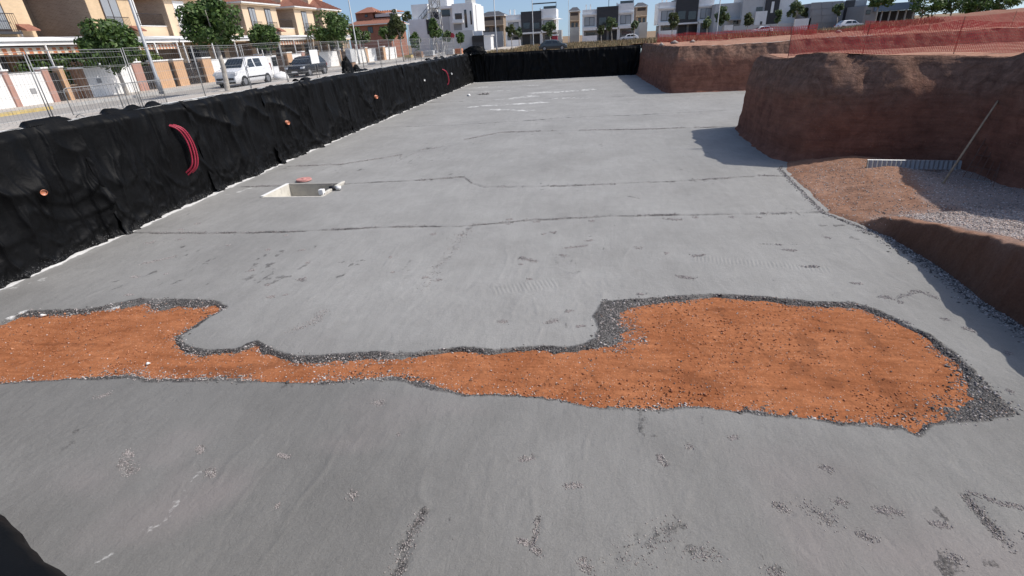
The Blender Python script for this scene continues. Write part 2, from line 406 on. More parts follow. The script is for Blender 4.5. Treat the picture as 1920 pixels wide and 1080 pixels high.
M['formgrey'] = plain('grey_form_board', (.36, .34, .30), .8, .1, 2., dirt=(.26, .25, .23))
M['alu'] = plain('ribbed_aluminium', (.36, .37, .38), .5, .06, 3., metal=.3)
M['wood'] = plain('weathered_timber', (.40, .29, .19), .85, .25, 6., .3, 30)
M['redplastic'] = plain('red_cabin_plastic', (.36, .03, .045), .45, .06, 2.)
M['orangestripe'] = plain('orange_awning_cloth', (.55, .20, .09), .85, .08, 2.); M['creamstripe'] = plain('cream_awning_cloth', (.74, .64, .50), .85, .05, 2.)
M['bluepanel'] = plain('blue_roof_sheet', (.16, .22, .30), .5, .08, 1.)

# ================================================================== the concrete slab
def poly_y(pts):                                   # pixel polyline on the slab -> y(x)
    P = G(pts); P = P[np.argsort(P[:, 0])]
    return lambda x: np.interp(x, P[:, 0], P[:, 1])
PATCH_LOW = [(-90,726),(0,718),(60,713),(190,708),(240,704),(270,714),(400,712),(480,715),(590,719),(690,712),(740,711),(800,725),(870,739),(960,741),(1040,750),(1110,762),(1180,765),(1240,771),(1290,763),(1400,770),(1500,783),(1600,795),(1690,801),(1722,816),(1745,797),(1800,791),(1850,786),(1908,773)]
PATCH_UP = [(1880,748),(1830,702),(1790,662),(1740,626),(1690,601),(1640,579),(1600,567),(1530,566),(1460,559),(1380,553),(1330,551),(1250,557),(1180,561),(1130,565),(1115,590),(1127,615),(1120,635),(1080,648),(1000,650),(930,655),(860,652),(780,660),(700,662),(600,667),(540,664),(500,650),(480,641),(440,655),(380,658),(345,646),(338,630),(375,605),(425,575),(400,563),(330,562),(260,560),(215,570),(170,579),(60,583),(40,586),(0,603),(-90,640)]
PATCH = np.vstack([G(PATCH_LOW), G(PATCH_UP)])
BLOBS = [((1155,585),.50),((1190,610),.50),((1180,640),.42),((1235,650),.2),((300,574),.42),((370,568),.30),((230,574),.36),((1720,650),.16),((1650,598),.14),((1850,752),.42),((1760,745),.34),((1700,770),.20),((1590,575),.10),((365,630),.12),((355,648),.12),((880,655),.07),((1040,655),.07)]
BLOBS = [(gz(*q_)[:2], r_) for q_, r_ in BLOBS]
B_JOINTS = [poly_y(p) for p in [
    [(480,436),(700,427),(800,424),(860,424),(930,418),(1000,412),(1150,405),(1300,402),(1540,398),(1700,392)],
    [(380,352),(640,345),(730,340),(800,337),(870,331),(884,343),(907,350),(1000,349),(1080,347),(1250,340),(1420,330)],
    [(533,312),(640,308),(740,304),(755,290),(793,280),(847,273),(868,262),(872,255),(940,248),(1033,245),(1200,242),(1370,237)],
    [(690,240),(857,234),(973,227),(1073,220),(1200,215),(1375,206)],
    [(860,190),(1000,186),(1150,181),(1378,176)]]]
AGG = [([(795,958),(775,990),(757,1030),(742,1082)],.07,1.),([(1010,972),(1003,1003),(996,1025),(1014,1040)],.028,.95),([(970,1012),(990,1020)],.025,.8),
 ([(1812,930),(1845,970),(1895,1030)],.055,1.),([(1812,920),(1880,945),(1915,950)],.03,.7),([(1145,1060),(1190,1040),(1240,1010),(1275,985)],.16,.62),([(1090,1050),(1105,1072)],.05,.8),
 ([(1455,945),(1475,958)],.05,.9),([(1500,950),(1545,965),(1560,985)],.09,.6),([(1640,955),(1690,962)],.04,.7),([(1290,1035),(1340,1040)],.07,.7),([(1440,1070),(1470,1082)],.05,.7),
 ([(880,428),(860,448),(842,478),(820,500),(795,548)],.13,.62),([(975,483),(1005,490)],.07,.9),([(1025,605),(1045,600)],.05,1.),([(1082,612),(1095,610)],.03,.6),
 ([(225,862),(250,885)],.07,.7),([(390,880),(402,892)],.04,.9),([(1235,855),(1248,872)],.035,1.),([(975,862),(1000,858)],.03,.9),([(1060,912),(1090,910)],.03,.7),([(745,812),(748,815)],.015,.9),
 ([(1100,452),(1110,450)],.05,.9),([(1035,435),(1040,437)],.06,.9),([(1250,410),(1275,412)],.08,.7),([(1300,480),(1320,478)],.06,.8),([(1060,465),(1100,460)],.04,.5),([(1270,518),(1300,522)],.05,.8),([(1470,468),(1490,470)],.05,.7),([(1505,500),(1530,500)],.05,.7),
 ([(545,620),(590,605),(610,580)],.10,.45),([(265,495),(330,480)],.05,.6),([(1180,368),(1200,372)],.09,.8),([(950,378),(965,376)],.06,.7),([(560,525),(570,522)],.06,.8),
 ([(905,180),(935,178),(990,182)],.35,.5),([(895,176),(905,178)],.25,.9),([(840,296),(850,300)],.10,.6),([(1150,300),(1190,298)],.10,.5),([(1010,300),(1060,296)],.10,.4),
 ([(1610,1000),(1640,1010)],.05,.6),([(1780,1040),(1800,1050)],.05,.6),([(1540,875),(1560,880)],.04,.7),([(1370,822),(1380,818)],.03,.8),([(1290,835),(1295,840)],.04,.8),([(520,945),(518,952)],.02,.9),([(1680,560),(1720,545),(1760,560)],.05,.4)]
CRACK = [[(1432,800),(1437,825),(1450,850),(1462,868),(1466,885),(1488,905),(1492,935)],[(1482,985),(1495,1015),(1520,1045),(1560,1075)],[(1750,812),(1778,842),(1802,860),(1790,868),(1805,880)],[(1640,985),(1680,1030),(1720,1070)],
 [(850,770),(838,800),(822,835)],[(925,860),(915,910),(905,960),(898,1010),(905,1035)],[(1112,790),(1098,830),(1090,900),(1094,960)],[(640,815),(610,880),(560,940),(520,1000)],[(700,790),(650,850)],[(410,790),(370,850),(330,930)],[(560,800),(480,900),(420,980),(330,1060)],
 [(800,945),(785,930),(795,880)],[(1250,900),(1262,935),(1250,960)],[(1000,560),(1010,590)],[(900,520),(985,505),(1040,500),(1090,520),(1110,545)],[(480,540),(540,520),(600,480)],[(720,500),(760,440)],[(580,560),(700,500)],[(300,640),(330,600)],[(100,820),(200,790)],[(10,900),(60,850)],[(1200,440),(1170,480),(1180,520)],[(1860,700),(1800,640)],[(1330,830),(1300,890),(1280,960)]]
PALE = [([(345,920),(325,950),(310,975),(282,990)],.06,1.15),([(320,955),(260,1000),(200,1045),(140,1075)],.035,1.0),([(400,860),(350,910)],.045,.8),([(640,800),(610,880)],.012,.6),([(850,760),(835,800)],.02,.65),([(900,1000),(930,880)],.012,.55),([(1100,800),(1095,850)],.012,.6),([(430,366),(470,352)],.22,1.),([(885,200),(960,195),(1020,192)],.7,1.15),([(915,190),(1000,180)],.8,1.0),([(1000,175),(1110,168)],1.0,.95),([(930,205),(990,208)],.5,1.1),([(870,165),(1000,160)],1.2,.8),([(1040,185),(1100,183)],.6,.9),([(960,152),(1150,148)],2.,.75),([(890,172),(950,170)],.8,.8),([(0,603),(50,582)],.08,1.),([(190,580),(220,573)],.07,1.2),([(0,548),(90,520)],.22,.95)]
AGG = [(G(p), w_, s) for p, w_, s in AGG]; PALE = [(G(p), w_, s) for p, w_, s in PALE]; CRACK = [G(p) for p in CRACK]
random.seed(3)
for k in range(150):                                # small pocks left by boots and the screed
    x = random.uniform(-15, 7.5); y = random.choice([random.uniform(1.5, 16), random.uniform(8, 34)]); a = random.uniform(0, 6.3); L = random.uniform(.03, .22)
    AGG.append((np.array([(x, y), (x+L*math.cos(a), y+L*math.sin(a)*.6)]), random.uniform(.012, .04)*(1+y*.06), random.uniform(.4, .75)))
for k in range(70):                                 # long trowel ridges, mostly along the pit
    x = random.uniform(-14, 7.5); y = random.uniform(1.5, 30); L = random.uniform(.6, 2.6); cx = random.uniform(-.3, .3)
    CRACK.append(np.array([(x+cx*t+.08*math.sin(5*t+k), y+L*t) for t in np.linspace(0, 1, 6)]))
def wall_x(y): return np.interp(y, [0, 10, 18, 27, 36, 80], [-15.8, -15.83, -16.12, -16.46, -16.55, -16.6])
def stamp(P, arr, pts, w_, s, mode='max'):
    lo = pts.min(0)-3*w_-.1; hi = pts.max(0)+3*w_+.1
    i = np.where((P[:, 0] > lo[0]) & (P[:, 0] < hi[0]) & (P[:, 1] > lo[1]) & (P[:, 1] < hi[1]))[0]
    if len(i) == 0: return None, None
    k_ = min(.6/w_, 22.)
    d = seg_dist(P[i], pts)+1.5*w_*fbm(P[i, 0]*k_, P[i, 1]*k_, 91, 4, .65)
    v = .78*s*np.exp(-(np.maximum(d, 0)/(w_*1.25))**1.2)*(.75+.7*fbm(P[i, 0]*5, P[i, 1]*5, 93, 4))
    if arr is not None: arr[i] = np.maximum(arr[i], v)
    return i, d
LIFT = (-13.25, -10.72, 18.2, 20.08)
def slab_fields(P):
    x, y = P[:, 0], P[:, 1]
    h = .014*fbm(x*.35, y*.35, 1)+.007*fbm(x*1.6, y*.5, 2, 4)+.0045*fbm(x*5, y*3, 3, 3)+.0016*fbm(x*15, y*15, 14, 3)*(.6+.6*sstep(-.2, .4, fbm(x*.6, y*.5, 15, 3)))
    agg = np.zeros(len(P)); pale = np.zeros(len(P)); pink = sstep(.05, .5, fbm(x*.35+4, y*.5, 8, 4))*sstep(9, 3, y)*.9
    pid = np.zeros(len(P), int)
    for k, fn in enumerate(B_JOINTS):
        yb = fn(x)+.06*fbm(x*1.5, x*0+k, 20+k, 4)
        d = y-yb; pid += (d > 0)
        wd = (.028+.03*sstep(-.2, .6, fbm(x*1.1, y*0+k*3, 30+k, 3)))*(1+.05*y)
        vis = .35+.65*sstep(-.35, .35, fbm(x*.8, x*0+9*k, 40+k, 3))
        h -= .016*np.exp(-(d/(wd*1.2))**2); h += .012*sstep(-.35, 0, d)*sstep(.5, 0, d)*np.sign(d+1e-9)
        agg = np.maximum(agg, (.54+.3*vis)*np.exp(-(np.abs(d)/(wd*1.1))**1.4)*(.8+.5*fbm(x*5, y*5, 45, 3)))
    for pts, w_, s in AGG:
        i, d = stamp(P, agg, pts, w_, s)
        if i is not None: h[i] -= .012*s*np.exp(-(np.maximum(d, 0)/w_)**2)*(1+.8*fbm(x[i]*14, y[i]*14, 5, 2))
    cl = sstep(-.05, .45, fbm(x*.45+3, y*.35, 10, 4))*sstep(.12, .55, fbm(x*5, y*3.2, 11, 4, .6))
    cl = np.maximum(cl, sstep(.42, .8, fbm(x*2.2, y*1.5, 13, 5, .6)))
    agg = np.maximum(agg, .56*cl*sstep(60, 30, y)); h += .006*sstep(0, .4, fbm(x*.5, y*.4, 10, 4))*fbm(x*11, y*9, 12, 3)
    for pts, w_, s in PALE: stamp(P, pale, pts, w_, s)
    for k, pts in enumerate(CRACK):
        i, d = stamp(P, None, pts, .05, 1)
        if i is not None:
            d = seg_dist(P[i], pts)+.015*fbm(P[i, 0]*5, P[i, 1]*5, 94, 2)
            sg = np.where(k < 4, -1., 1.)
            h[i] += sg*.009*np.exp(-(d/(.016+.012*(k % 3)))**2)*(.4+.9*np.clip(fbm(x[i]*2, y[i]*2, 95+k, 2)+.3, 0, 1))
    # raked marks pressed into the wet concrete
    for (c0, c1, wd, n) in [((925,545),(1045,530),.30,16),((1300,485),(1560,505),.22,34),((1420,462),(1490,455),.15,12)]:
        a = gz(*c0)[:2]; b = gz(*c1)[:2]; L = np.hypot(*(b-a)); u = (b-a)/L; v = np.array([-u[1], u[0]])
        q = P-a; s_ = q@u; t_ = q@v+.05*fbm(s_*3, s_*0, 77, 2); m = (s_ > 0) & (s_ < L) & (np.abs(t_) < wd)
        h[m] += .010*np.sin(2*math.pi*(s_[m]/L*n+.4*t_[m]))*sstep(wd, wd*.5, np.abs(t_[m]))
    # cement slurry along the foot of the membrane
    dw = x-wall_x(y)-.29
    pale = np.maximum(pale, np.exp(-(np.maximum(dw, 0)/(.05+.17*np.abs(fbm(y*1.7, y*0, 50, 4))))**2)*(1.1)*(dw > -.6))
    h += .05*np.exp(-(np.maximum(dw, 0)/.12)**2)*(.6+.6*fbm(y*3, x*3, 51, 3))
    df = 73.0+.02*x-y
    pale = np.maximum(pale, .8*np.exp(-(np.maximum(df, 0)/.3)**2))
    # soil window
    sd = np.full(len(P), 5.)
    i = np.where((y > 4.5) & (y < 11.5) & (x < 8))[0]
    if len(i):
        wob = .05*fbm(x[i]*2.2, y[i]*2.2, 60, 3)+.03*fbm(x[i]*8, y[i]*8, 61, 3)
        s_ = seg_dist(P[i], PATCH, True)
        sd[i] = np.where(inside(P[i], PATCH), -s_, s_)+wob
        band = np.full(len(i), .0)+.05+.20*sstep(-.45, .5, fbm(x[i]*1.1, y[i]*1.1, 62, 4))
        for c, r in BLOBS:
            band += 1.1*r*np.exp(-((x[i]-c[0])**2+(y[i]-c[1])**2)/(r*r*1.1))
        d = -sd[i]
        h[i] += -.085*sstep(-.02, 1, d/band)*(d > -.05)+np.where(d > -.04, .018*fbm(x[i]*13, y[i]*13, 63, 3), 0)
        agg[i] = np.maximum(agg[i], sstep(-.12, .03, d)*(.72+.45*fbm(x[i]*1.7, y[i]*1.7, 65, 4)))
        sd[i] = np.where(d > 0, -d/band, sd[i])
    inl = (x > LIFT[0]) & (x < LIFT[1]) & (y > LIFT[2]) & (y < LIFT[3])
    darker = np.clip(sstep(8.5, 5.5, y)*(.55+.5*sstep(1, -7, x))+.45*sstep(-6, -13, x)*sstep(26, 10, y)+.35*fbm(x*.3, y*.22, 9, 4)+.25*sstep(10.5, 9, y)*sstep(0, -6, x), 0, 1)  # darker close to the camera and towards the left, varied at random
    return h, agg, pale, pink, pid, sd, inl, darker

slab = empty('concrete_slab', (0, 0, 0)); tag(slab, kind='structure')
def pour_grid(xs, ys, xmax):
    X, Y = np.meshgrid(xs, ys, indexing='ij'); P = np.stack([X.ravel(), Y.ravel()], 1)
    h, agg, pale, pink, pid, sd, inl, darker = slab_fields(P)
    V = np.column_stack([P, h]); F = grid_faces(len(xs), len(ys))
    cen = P[F].mean(1); cp = pid[F].min(1)
    keep = (sd[F].max(1) > -1.5) & ~(inl[F].any(1)) & (cen[:, 0] < xmax(cen[:, 1]))
    return V, F[keep], cp[keep], dict(agg=agg, pale=pale, pink=pink, darker=darker)
near_x = np.arange(-16.2, 9.3, .032)
ys = [.3]
while ys[-1] < 13.2: ys.append(ys[-1]+max(.022, .0036*ys[-1]))
near_y = np.array(ys); YS = near_y[-1]
far_x = np.arange(-17.0, 15.0, .085)
ys = [YS]
while ys[-1] < 73.6: ys.append(ys[-1]+.0045*ys[-1])
far_y = np.array(ys)
Vn, Fn, cn, an = pour_grid(near_x, near_y, lambda y: 9.4+0*y)
Vf, Ff, cf, af = pour_grid(far_x, far_y, lambda y: np.where(y < 31, 9.4, 15.5))
V = np.vstack([Vn, Vf]); F = np.vstack([Fn, Ff+len(Vn)]); cp = np.concatenate([cn, cf])
at = {k: np.concatenate([an[k], af[k]]) for k in an}
low = (V[F].mean(1)[:, 1] < np.interp(V[F].mean(1)[:, 0], *np.sort(G(PATCH_LOW), 0).T)+.6) & (cp == 0)
def add_pour(sel):
    v, f, a = compact(V, F[sel], at); np_mesh('concrete_pour', v, f, M['concrete'], slab, True, a)
plow = G(PATCH_LOW); plow = plow[np.argsort(plow[:, 0])]
cenF = V[F].mean(1); ymid = np.interp(cenF[:, 0], plow[:, 0], plow[:, 1])+.25
add_pour((cp == 0) & (cenF[:, 1] < ymid)); add_pour((cp == 0) & (cenF[:, 1] >= ymid))
for k in range(1, 6): add_pour(cp == k)
V, F, cp, at = pour_grid(np.arange(14.7, 44, .3), np.arange(30.6, 51.2, .3), lambda y: 60+0*y); V[:, 2] -= .006; add_pour(cp >= 0)

# the lift pit left open in the slab, lined with form boards
lp = empty('lift_pit', ((LIFT[0]+LIFT[1])/2, (LIFT[2]+LIFT[3])/2, 0), 'square pit lined with pale form boards sunk in the slab', 'pit')
x0, x1, y0, y1 = LIFT; D = -.62; e = .09
MB().box(x0-e, x0, y0, y1, D, .035).build('form_board', M['formply'], lp)
MB().box(x0-e, x1+e, y1, y1+e, D, .03).build('form_board', M['formgrey'], lp)
MB().box(x1, x1+e, y0, y1, D, .03).build('form_board', M['formply'], lp)
MB().box(x0-e, x1+e, y0-e, y0, D, .012).build('form_board', M['formply'], lp)
MB().box(x0-e, x1+e, y0-e, y1+e, D-.06, D).build('pit_floor', M['formply'], lp)
MB().box(x0-.14, x0-.01, y0-.05, y1+.05, .03, .05).build('edge_trim', M['white'], lp)

# soil that shows through the window in the slab
gxs = np.arange(-16, 7.2, .03); gys = np.arange(5.2, 10.9, .026)
X, Y = np.meshgrid(gxs, gys, indexing='ij'); P = np.stack([X.ravel(), Y.ravel()], 1)
F = grid_faces(len(gxs), len(gys)); ins = seg_dist(P, PATCH, True); ins = np.where(inside(P, PATCH), ins, -ins)
h = -.060+.012*fbm(P[:, 0]*1.2, P[:, 1]*1.2, 70)+.010*fbm(P[:, 0]*8, P[:, 1]*8, 71, 4, .65)
damp_shade = np.zeros(len(P))
ang = P[:, 0]*.55+P[:, 1]*.83
h += .006*fbm(ang*0+P[:, 1]*7-P[:, 0]*2.2, ang*.6, 72, 3)
for px in [(1310,712,.32,.22),(1520,640,.18,.3),(1500,690,.16,.16),(1655,650,.10,.45),(1665,720,.12,.3),(1560,710,.12,.12),(1450,790,.4,.12),(1350,575,.2,.12),(1180,600,.2,.2),(440,690,.5,.2),(330,690,.4,.12),(540,680,.4,.15),(1740,760,.3,.2),(100,640,.7,.06),(1230,690,.35,.05)]:
    c = gz(px[0], px[1])[:2]; q = P-c; n_ = 1.5*fbm(P[:, 0]*3, P[:, 1]*4, 73, 5, .65)
    damp_shade = np.maximum(damp_shade, .6*sstep(1.2, .8, (np.abs(q[:, 0]/px[2])**3+np.abs(q[:, 1]/px[3])**3)**(1/3)+n_))
for pts in [[(1045,690),(1000,730)],[(1090,675),(1125,720)],[(1110,690),(1030,760)],[(1340,570),(1365,600)],[(1400,625),(1450,675)],[(1450,600),(1700,635)],[(1390,720),(1500,725),(1700,780)],[(1280,630),(1330,665)],[(1500,700),(1640,720)],[(780,690),(740,720)],[(690,680),(640,720)],[(1200,680),(1290,710)],[(0,690),(200,620),(400,580)],[(60,700),(250,640)],[(1660,655),(1780,680)],[(1640,690),(1800,700)],[(560,680),(520,712)],[(900,690),(860,730)],[(1500,590),(1700,630),(1760,665)]]:
    i, d = stamp(P, damp_shade, G(pts), .025, .8)
    if i is not None: h[i] -= .010*np.exp(-(d/.03)**2)
keep = ins[F].max(1) > -.25
v, f, a = compact(np.column_stack([P, h]), F[keep], dict(damp_shade=damp_shade, grav=np.zeros(len(P))))
tag(np_mesh('exposed_soil', v, f, M['soil'], None, True, a), kind='structure')

# ================================================================== pebbles
def pebbles(name, pos, size, mat, flat=.65, seed=0):
    r = np.random.default_rng(seed); n = len(pos)
    base = np.array([(1,0,0),(0,1,0),(-1,0,0),(0,-1,0),(0,0,1),(0,0,-.7)], float)
    f0 = np.array([(0,1,4),(1,2,4),(2,3,4),(3,0,4),(1,0,5),(2,1,5),(3,2,5),(0,3,5)])
    V = base[None]*(1+.35*r.uniform(-1, 1, (n, 6, 1)))*np.array([1, 1, flat])
    a = r.uniform(0, 6.28, n); ca, sa = np.cos(a), np.sin(a)
    s = np.asarray(size)[:, None]; st = r.uniform(.7, 1.25, (n, 1))
    x = V[:, :, 0]*st; y = V[:, :, 1]/st
    V = np.stack([x*ca[:, None]-y*sa[:, None], x*sa[:, None]+y*ca[:, None], V[:, :, 2]], -1)*s[..., None]+pos[:, None, :]
    F = f0[None]+6*np.arange(n)[:, None, None]
    o = np_mesh(name, V.reshape(-1, 3), F.reshape(-1, 3), mat, None, False); tag(o, kind='stuff'); return o
r = np.random.default_rng(5)
cand = np.column_stack([r.uniform(-15.5, 7, 260000), r.uniform(5.2, 10.8, 260000)])
sdc = seg_dist(cand, PATCH, True); insd = inside(cand, PATCH); sdc = np.where(insd, -sdc, sdc)
band = .05+.20*sstep(-.45, .5, fbm(cand[:, 0]*1.1, cand[:, 1]*1.1, 62, 4))
for c, rr in BLOBS: band += 1.0*rr*np.exp(-((cand-c)**2).sum(1)/(rr*rr*1.1))
clump = sstep(-.5, .3, fbm(cand[:, 0]*2, cand[:, 1]*2, 64, 3))
prob = np.exp(-((sdc+band*.55)/(band*.6))**2)*(.12+.88*clump**1.5)
sel = r.random(len(cand)) < prob*.50
def put(c, zoff=0.):
    hh = slab_fields(c)[0]; ss = slab_fields(c)[5]
    return np.column_stack([c, np.maximum(hh, -.058)+zoff])
pc = cand[sel]; pebbles('mortar_crumbs', put(pc), r.uniform(.007, .022, len(pc))*(1+r.random(len(pc))**5), M['pebdark'], .7, 1)
low_side = cand[:, 1] < np.interp(cand[:, 0], plow[:, 0], plow[:, 1])+.7
p2 = insd*(np.exp(-np.maximum(-sdc-band, 0)/.16)*.045*(1+2.2*low_side)+.006)
sel = r.random(len(cand)) < p2*np.where(insd, 1, 0)
pc = cand[sel]; pebbles('loose_gravel', put(pc, .003), r.uniform(.006, .020, len(pc)), M['pebble'], .7, 2)
sel = insd & (r.random(len(cand)) < .05*(.25+1.2*sstep(-.2, .5, fbm(cand[:, 0]*.9, cand[:, 1]*.9, 66, 3)))); pc = cand[sel]; pebbles('soil_clods', put(pc, .0)*[1, 1, 0]+np.array([0, 0, -.055]), r.uniform(.006, .020, len(pc))*(1+r.random(len(pc))**8), M['clod'], .7, 6)
for k, (px, s, lab) in enumerate([((80,593),.07,'small white stone lying alone on the orange soil beside the slab edge'),((278,683),.055,'white angular stone on orange soil near the middle of the left strip'),]):
    p = gz(*px, -.05); o = pebbles('white_stone', np.array([p+[0, 0, .02]]), [s], M['white'], .6, 30+k); o['kind'] = ''; del o['kind']; tag(o, lab, 'stone')

# lumps of torn cement along the rough marks in the slab
lum = []
for pts, w_, s in AGG:
    if pts[:, 1].min() > 16: continue
    L = np.hypot(*np.diff(pts, axis=0).T).sum()+w_; n_ = int(min(260, 26*L/max(w_, .02)*min(1, w_/.03)))
    for q_ in range(n_):
        i = r.integers(0, len(pts)-1); t_ = r.random(); c_ = pts[i]*(1-t_)+pts[i+1]*t_+r.normal(0, w_*.75, 2); lum.append(c_)
for k, fn in enumerate(B_JOINTS[:3]):
    xj = r.uniform(-15, 7.2, 2600); m_ = fbm(xj*.9, xj*0+k, 97, 3) > -.15; xj = xj[m_]
    lum += list(np.column_stack([xj, fn(xj)+.06*fbm(xj*1.5, xj*0+k, 20+k, 4)+r.normal(0, .05+.02*k, len(xj))]))
lum = np.array(lum); lum = lum[(lum[:, 1] > .7) & (slab_fields(lum)[5] > .03)]
pebbles('cement_lumps', put(lum, .001), r.uniform(.004, .013, len(lum))*(1+.05*lum[:, 1]), M['pebconc'], .6, 8)

# ================================================================== excavated earth on the right
OUT = np.array([(6.0,73.6),(6.2,66),(6.55,58),(6.85,51.0),(7.3,50.15),(9,50.05),(13,50.0),(18,49.9),(24,49.7),(34,49.6),(42,49.5),(43.5,46),(43.5,34),(42,31.8),(26,31.9),(16,31.8),(9.2,31.75),(8.35,31.4),(8.05,29.5),(7.9,26),(7.95,23.6),(8.5,22.35),(9.6,21.8),(11.2,21.5),(12.8,21.3),(13.4,20.6),(13.5,18.6),(13.2,15),(13.2,9),(13.4,2),(13.8,-6)])
def resample(pts, step):
    for _ in range(2):                              # round the corners a little
        q = [pts[0]]
        for a, b in zip(pts[:-1], pts[1:]): q += [a*.8+b*.2, a*.2+b*.8]
        pts = np.array(q+[pts[-1]])
    d = np.hypot(*np.diff(pts, axis=0).T); s = np.r_[0, np.cumsum(d)]
    n = int(s[-1]/step); t = np.linspace(0, s[-1], n)
    return np.column_stack([np.interp(t, s, pts[:, 0]), np.interp(t, s, pts[:, 1])]), t
OUTR, SS = resample(OUT, .12)
tan_ = np.gradient(OUTR, axis=0); tan_ /= np.linalg.norm(tan_, axis=1)[:, None]
NRM = np.column_stack([tan_[:, 1], -tan_[:, 0]])     # towards the pit
mid = OUTR[len(OUTR)//2]
test = OUTR[5]+NRM[5]
if test[0] > OUTR[5][0]: NRM = -NRM                   # at the far corner the pit lies to the west
def ztop(x, y):
    z = 3.78+.10*fbm(x*.25, y*.25, 80, 4)+.035*fbm(x*1.7, y*1.7, 81, 3)
    z = z+.33*np.exp(-((x-8.6)**2/5+(y-23.2)**2/3.5))+.10*np.exp(-((x-12)**2/8+(y-22.5)**2/2))
    z = z+1.35*sstep(21.4, 17.8, y)*np.exp(-np.maximum(x-15.5, 0)**2/6)*sstep(4, 8, y)     # unseen rise added along the brink to shade the terrace
    z = z+.15*sstep(14, 20, x)*sstep(49, 52, y)*sstep(75, 62, y)
    z = z+(1.55+.25*fbm(x*.2, y*.2, 83))*np.exp(-(np.maximum(50-x, 0)/11)**2)*np.exp(-((y-75)/8.)**2)
    z = z-.55*sstep(72, 92, y)*sstep(40, 30, x)-.55*sstep(84, 94, y)
    return z
T = np.r_[np.linspace(0, .80, 22), np.linspace(.83, 1, 9)]
nS, nT = len(OUTR), len(T)+5
V = np.zeros((nS, nT, 3))
sm_n = NRM.copy()
for _ in range(8): sm_n[1:-1] = (sm_n[:-2]+sm_n[1:-1]*2+sm_n[2:])/4
sm_n /= np.linalg.norm(sm_n, axis=1)[:, None]
rim = ztop(OUTR[:, 0]-sm_n[:, 0]*.9, OUTR[:, 1]-sm_n[:, 1]*.9)-.02
front = np.exp(-((OUTR[:, 1]-22.5)/2.5)**2)+.9*np.exp(-((OUTR[:, 1]-50)/1.5)**2)
for j in range(nT):
    t = T[j] if j < len(T) else 1.
    z = -.12+t*(rim+.12)
    ex = 0 if j < len(T) else (j-len(T)+1)*.28
    up = sstep(.55, .95, t)
    d = -.32*t-.42*sstep(.62, 1., t)**1.3*(.35+.65*np.clip(front, 0, 1))*(1+.7*fbm(SS*.7, SS*0+3, 85, 3))
    d = d+.10*fbm(SS*.8, z*.9+5, 86, 4)+.16*up*fbm(SS*2.0, z*1.3, 87, 4)+.025*fbm(SS*5, z*5, 88, 3)
    d = d+.035*sstep(0, .3, fbm(z*2.2+.15*fbm(SS*.5, SS*0, 90, 2), SS*.12, 89, 2))
    d = d-ex-.10*(t > .97)
    foot = .28*sstep(.10, 0, t)*(.5+.8*np.abs(fbm(SS*1.4, SS*0, 84, 3)))
    V[:, j, 0] = OUTR[:, 0]+sm_n[:, 0]*(d+foot); V[:, j, 1] = OUTR[:, 1]+sm_n[:, 1]*(d+foot)
    V[:, j, 2] = z-(.05 if j >= len(T) else 0)*((ex)/.5)+(.03*fbm(SS*2.4, SS*0+j, 92, 3) if t > .85 else 0)
for j in range(len(T), nT):                          # tuck the brink under the ground sheet
    V[:, j, 2] = ztop(V[:, j, 0], V[:, j, 1])-.012*(j-len(T)+1)**1.4
F = grid_faces(nS, nT)
tag(np_mesh('excavation_face', V.reshape(-1, 3), F, M['earth'], None, True), kind='structure')
# ground on top of the cut
xs = np.r_[np.arange(5.5, 20, .12), np.arange(20, 75, .5)]; ys = np.r_[np.arange(-6, 18, .6), np.arange(18, 34, .12), np.arange(34, 49, .7), np.arange(49, 62, .16), np.arange(62, 97, .4)]
X, Y = np.meshgrid(xs, ys, indexing='ij'); P = np.stack([X.ravel(), Y.ravel()], 1)
EARTH = np.vstack([OUT, [(90,-6),(90,100),(-19,100),(-19,74.3),(6.0,74.3)]])
dd = seg_dist(P, OUTR[::3]); dd = np.where(inside(P, EARTH), dd, -dd)
F = grid_faces(len(xs), len(ys)); keep = dd[F].min(1) > .95
damp_shade = np.maximum(sstep(.1, .6, fbm(P[:, 0]*.3, P[:, 1]*.3, 95))*.6, sstep(24, 40, P[:, 0])*sstep(56, 66, P[:, 1])*.75)
v, f, a = compact(np.column_stack([P, ztop(P[:, 0], P[:, 1])]), F[keep], dict(damp_shade=damp_shade, grav=np.zeros(len(P))))
tag(np_mesh('site_ground', v, f, M['dirt'], None, True, a), kind='structure')

# truck ramp and gravel terrace below the cut
BK = lambda y: np.interp(y, [-2, 6, 9.1, 10.25, 11.1, 12.15, 13, 13.7, 14.2, 15.8, 18.5, 21.3, 22.6, 24], [8.2, 8.05, 8.0, 7.93, 8.02, 8.03, 7.99, 7.95, 7.75, 7.15, 7.35, 7.62, 8.1, 8.4])
def ramp_z(x, y):
    d = x-BK(y)-.07*fbm(y*1.5, x*0, 100, 3)-.03*fbm(y*7, x*5, 101, 3)
    hb = np.interp(y, [-6, 0, 6, 9, 11, 12.5, 13.6, 14.3, 14.9], [4.2, 3.3, 2.0, 1.38, 1.02, .72, .48, .34, 0])   # height of the cut bank
    bank = hb*sstep(0, .27, d)+.10*np.clip(d, 0, 1)*hb*.2
    soft = .30*sstep(0, 2.6, d)*sstep(13, 16.5, y)+.02*np.clip(d, 0, 3)
    z = -.05+.09*sstep(-.05, .35, d)+bank+soft*sstep(.0, .5, d)
    z = z-.40*sstep(14.2, 12.8, y)*0
    z = z-.25*sstep(10.6, 12.6, x)*sstep(16, 18.5, y)
    z = z+.06*sstep(.3, .9, d)*fbm(x*.9, y*.9, 102, 4)+.025*sstep(.2, .5, d)*fbm(x*5, y*5, 103, 3)
    z = z+sstep(0, .1, d)*sstep(.6, .2, d)*hb*.10*fbm(y*3, z*4, 104, 3)
    return z, d, hb
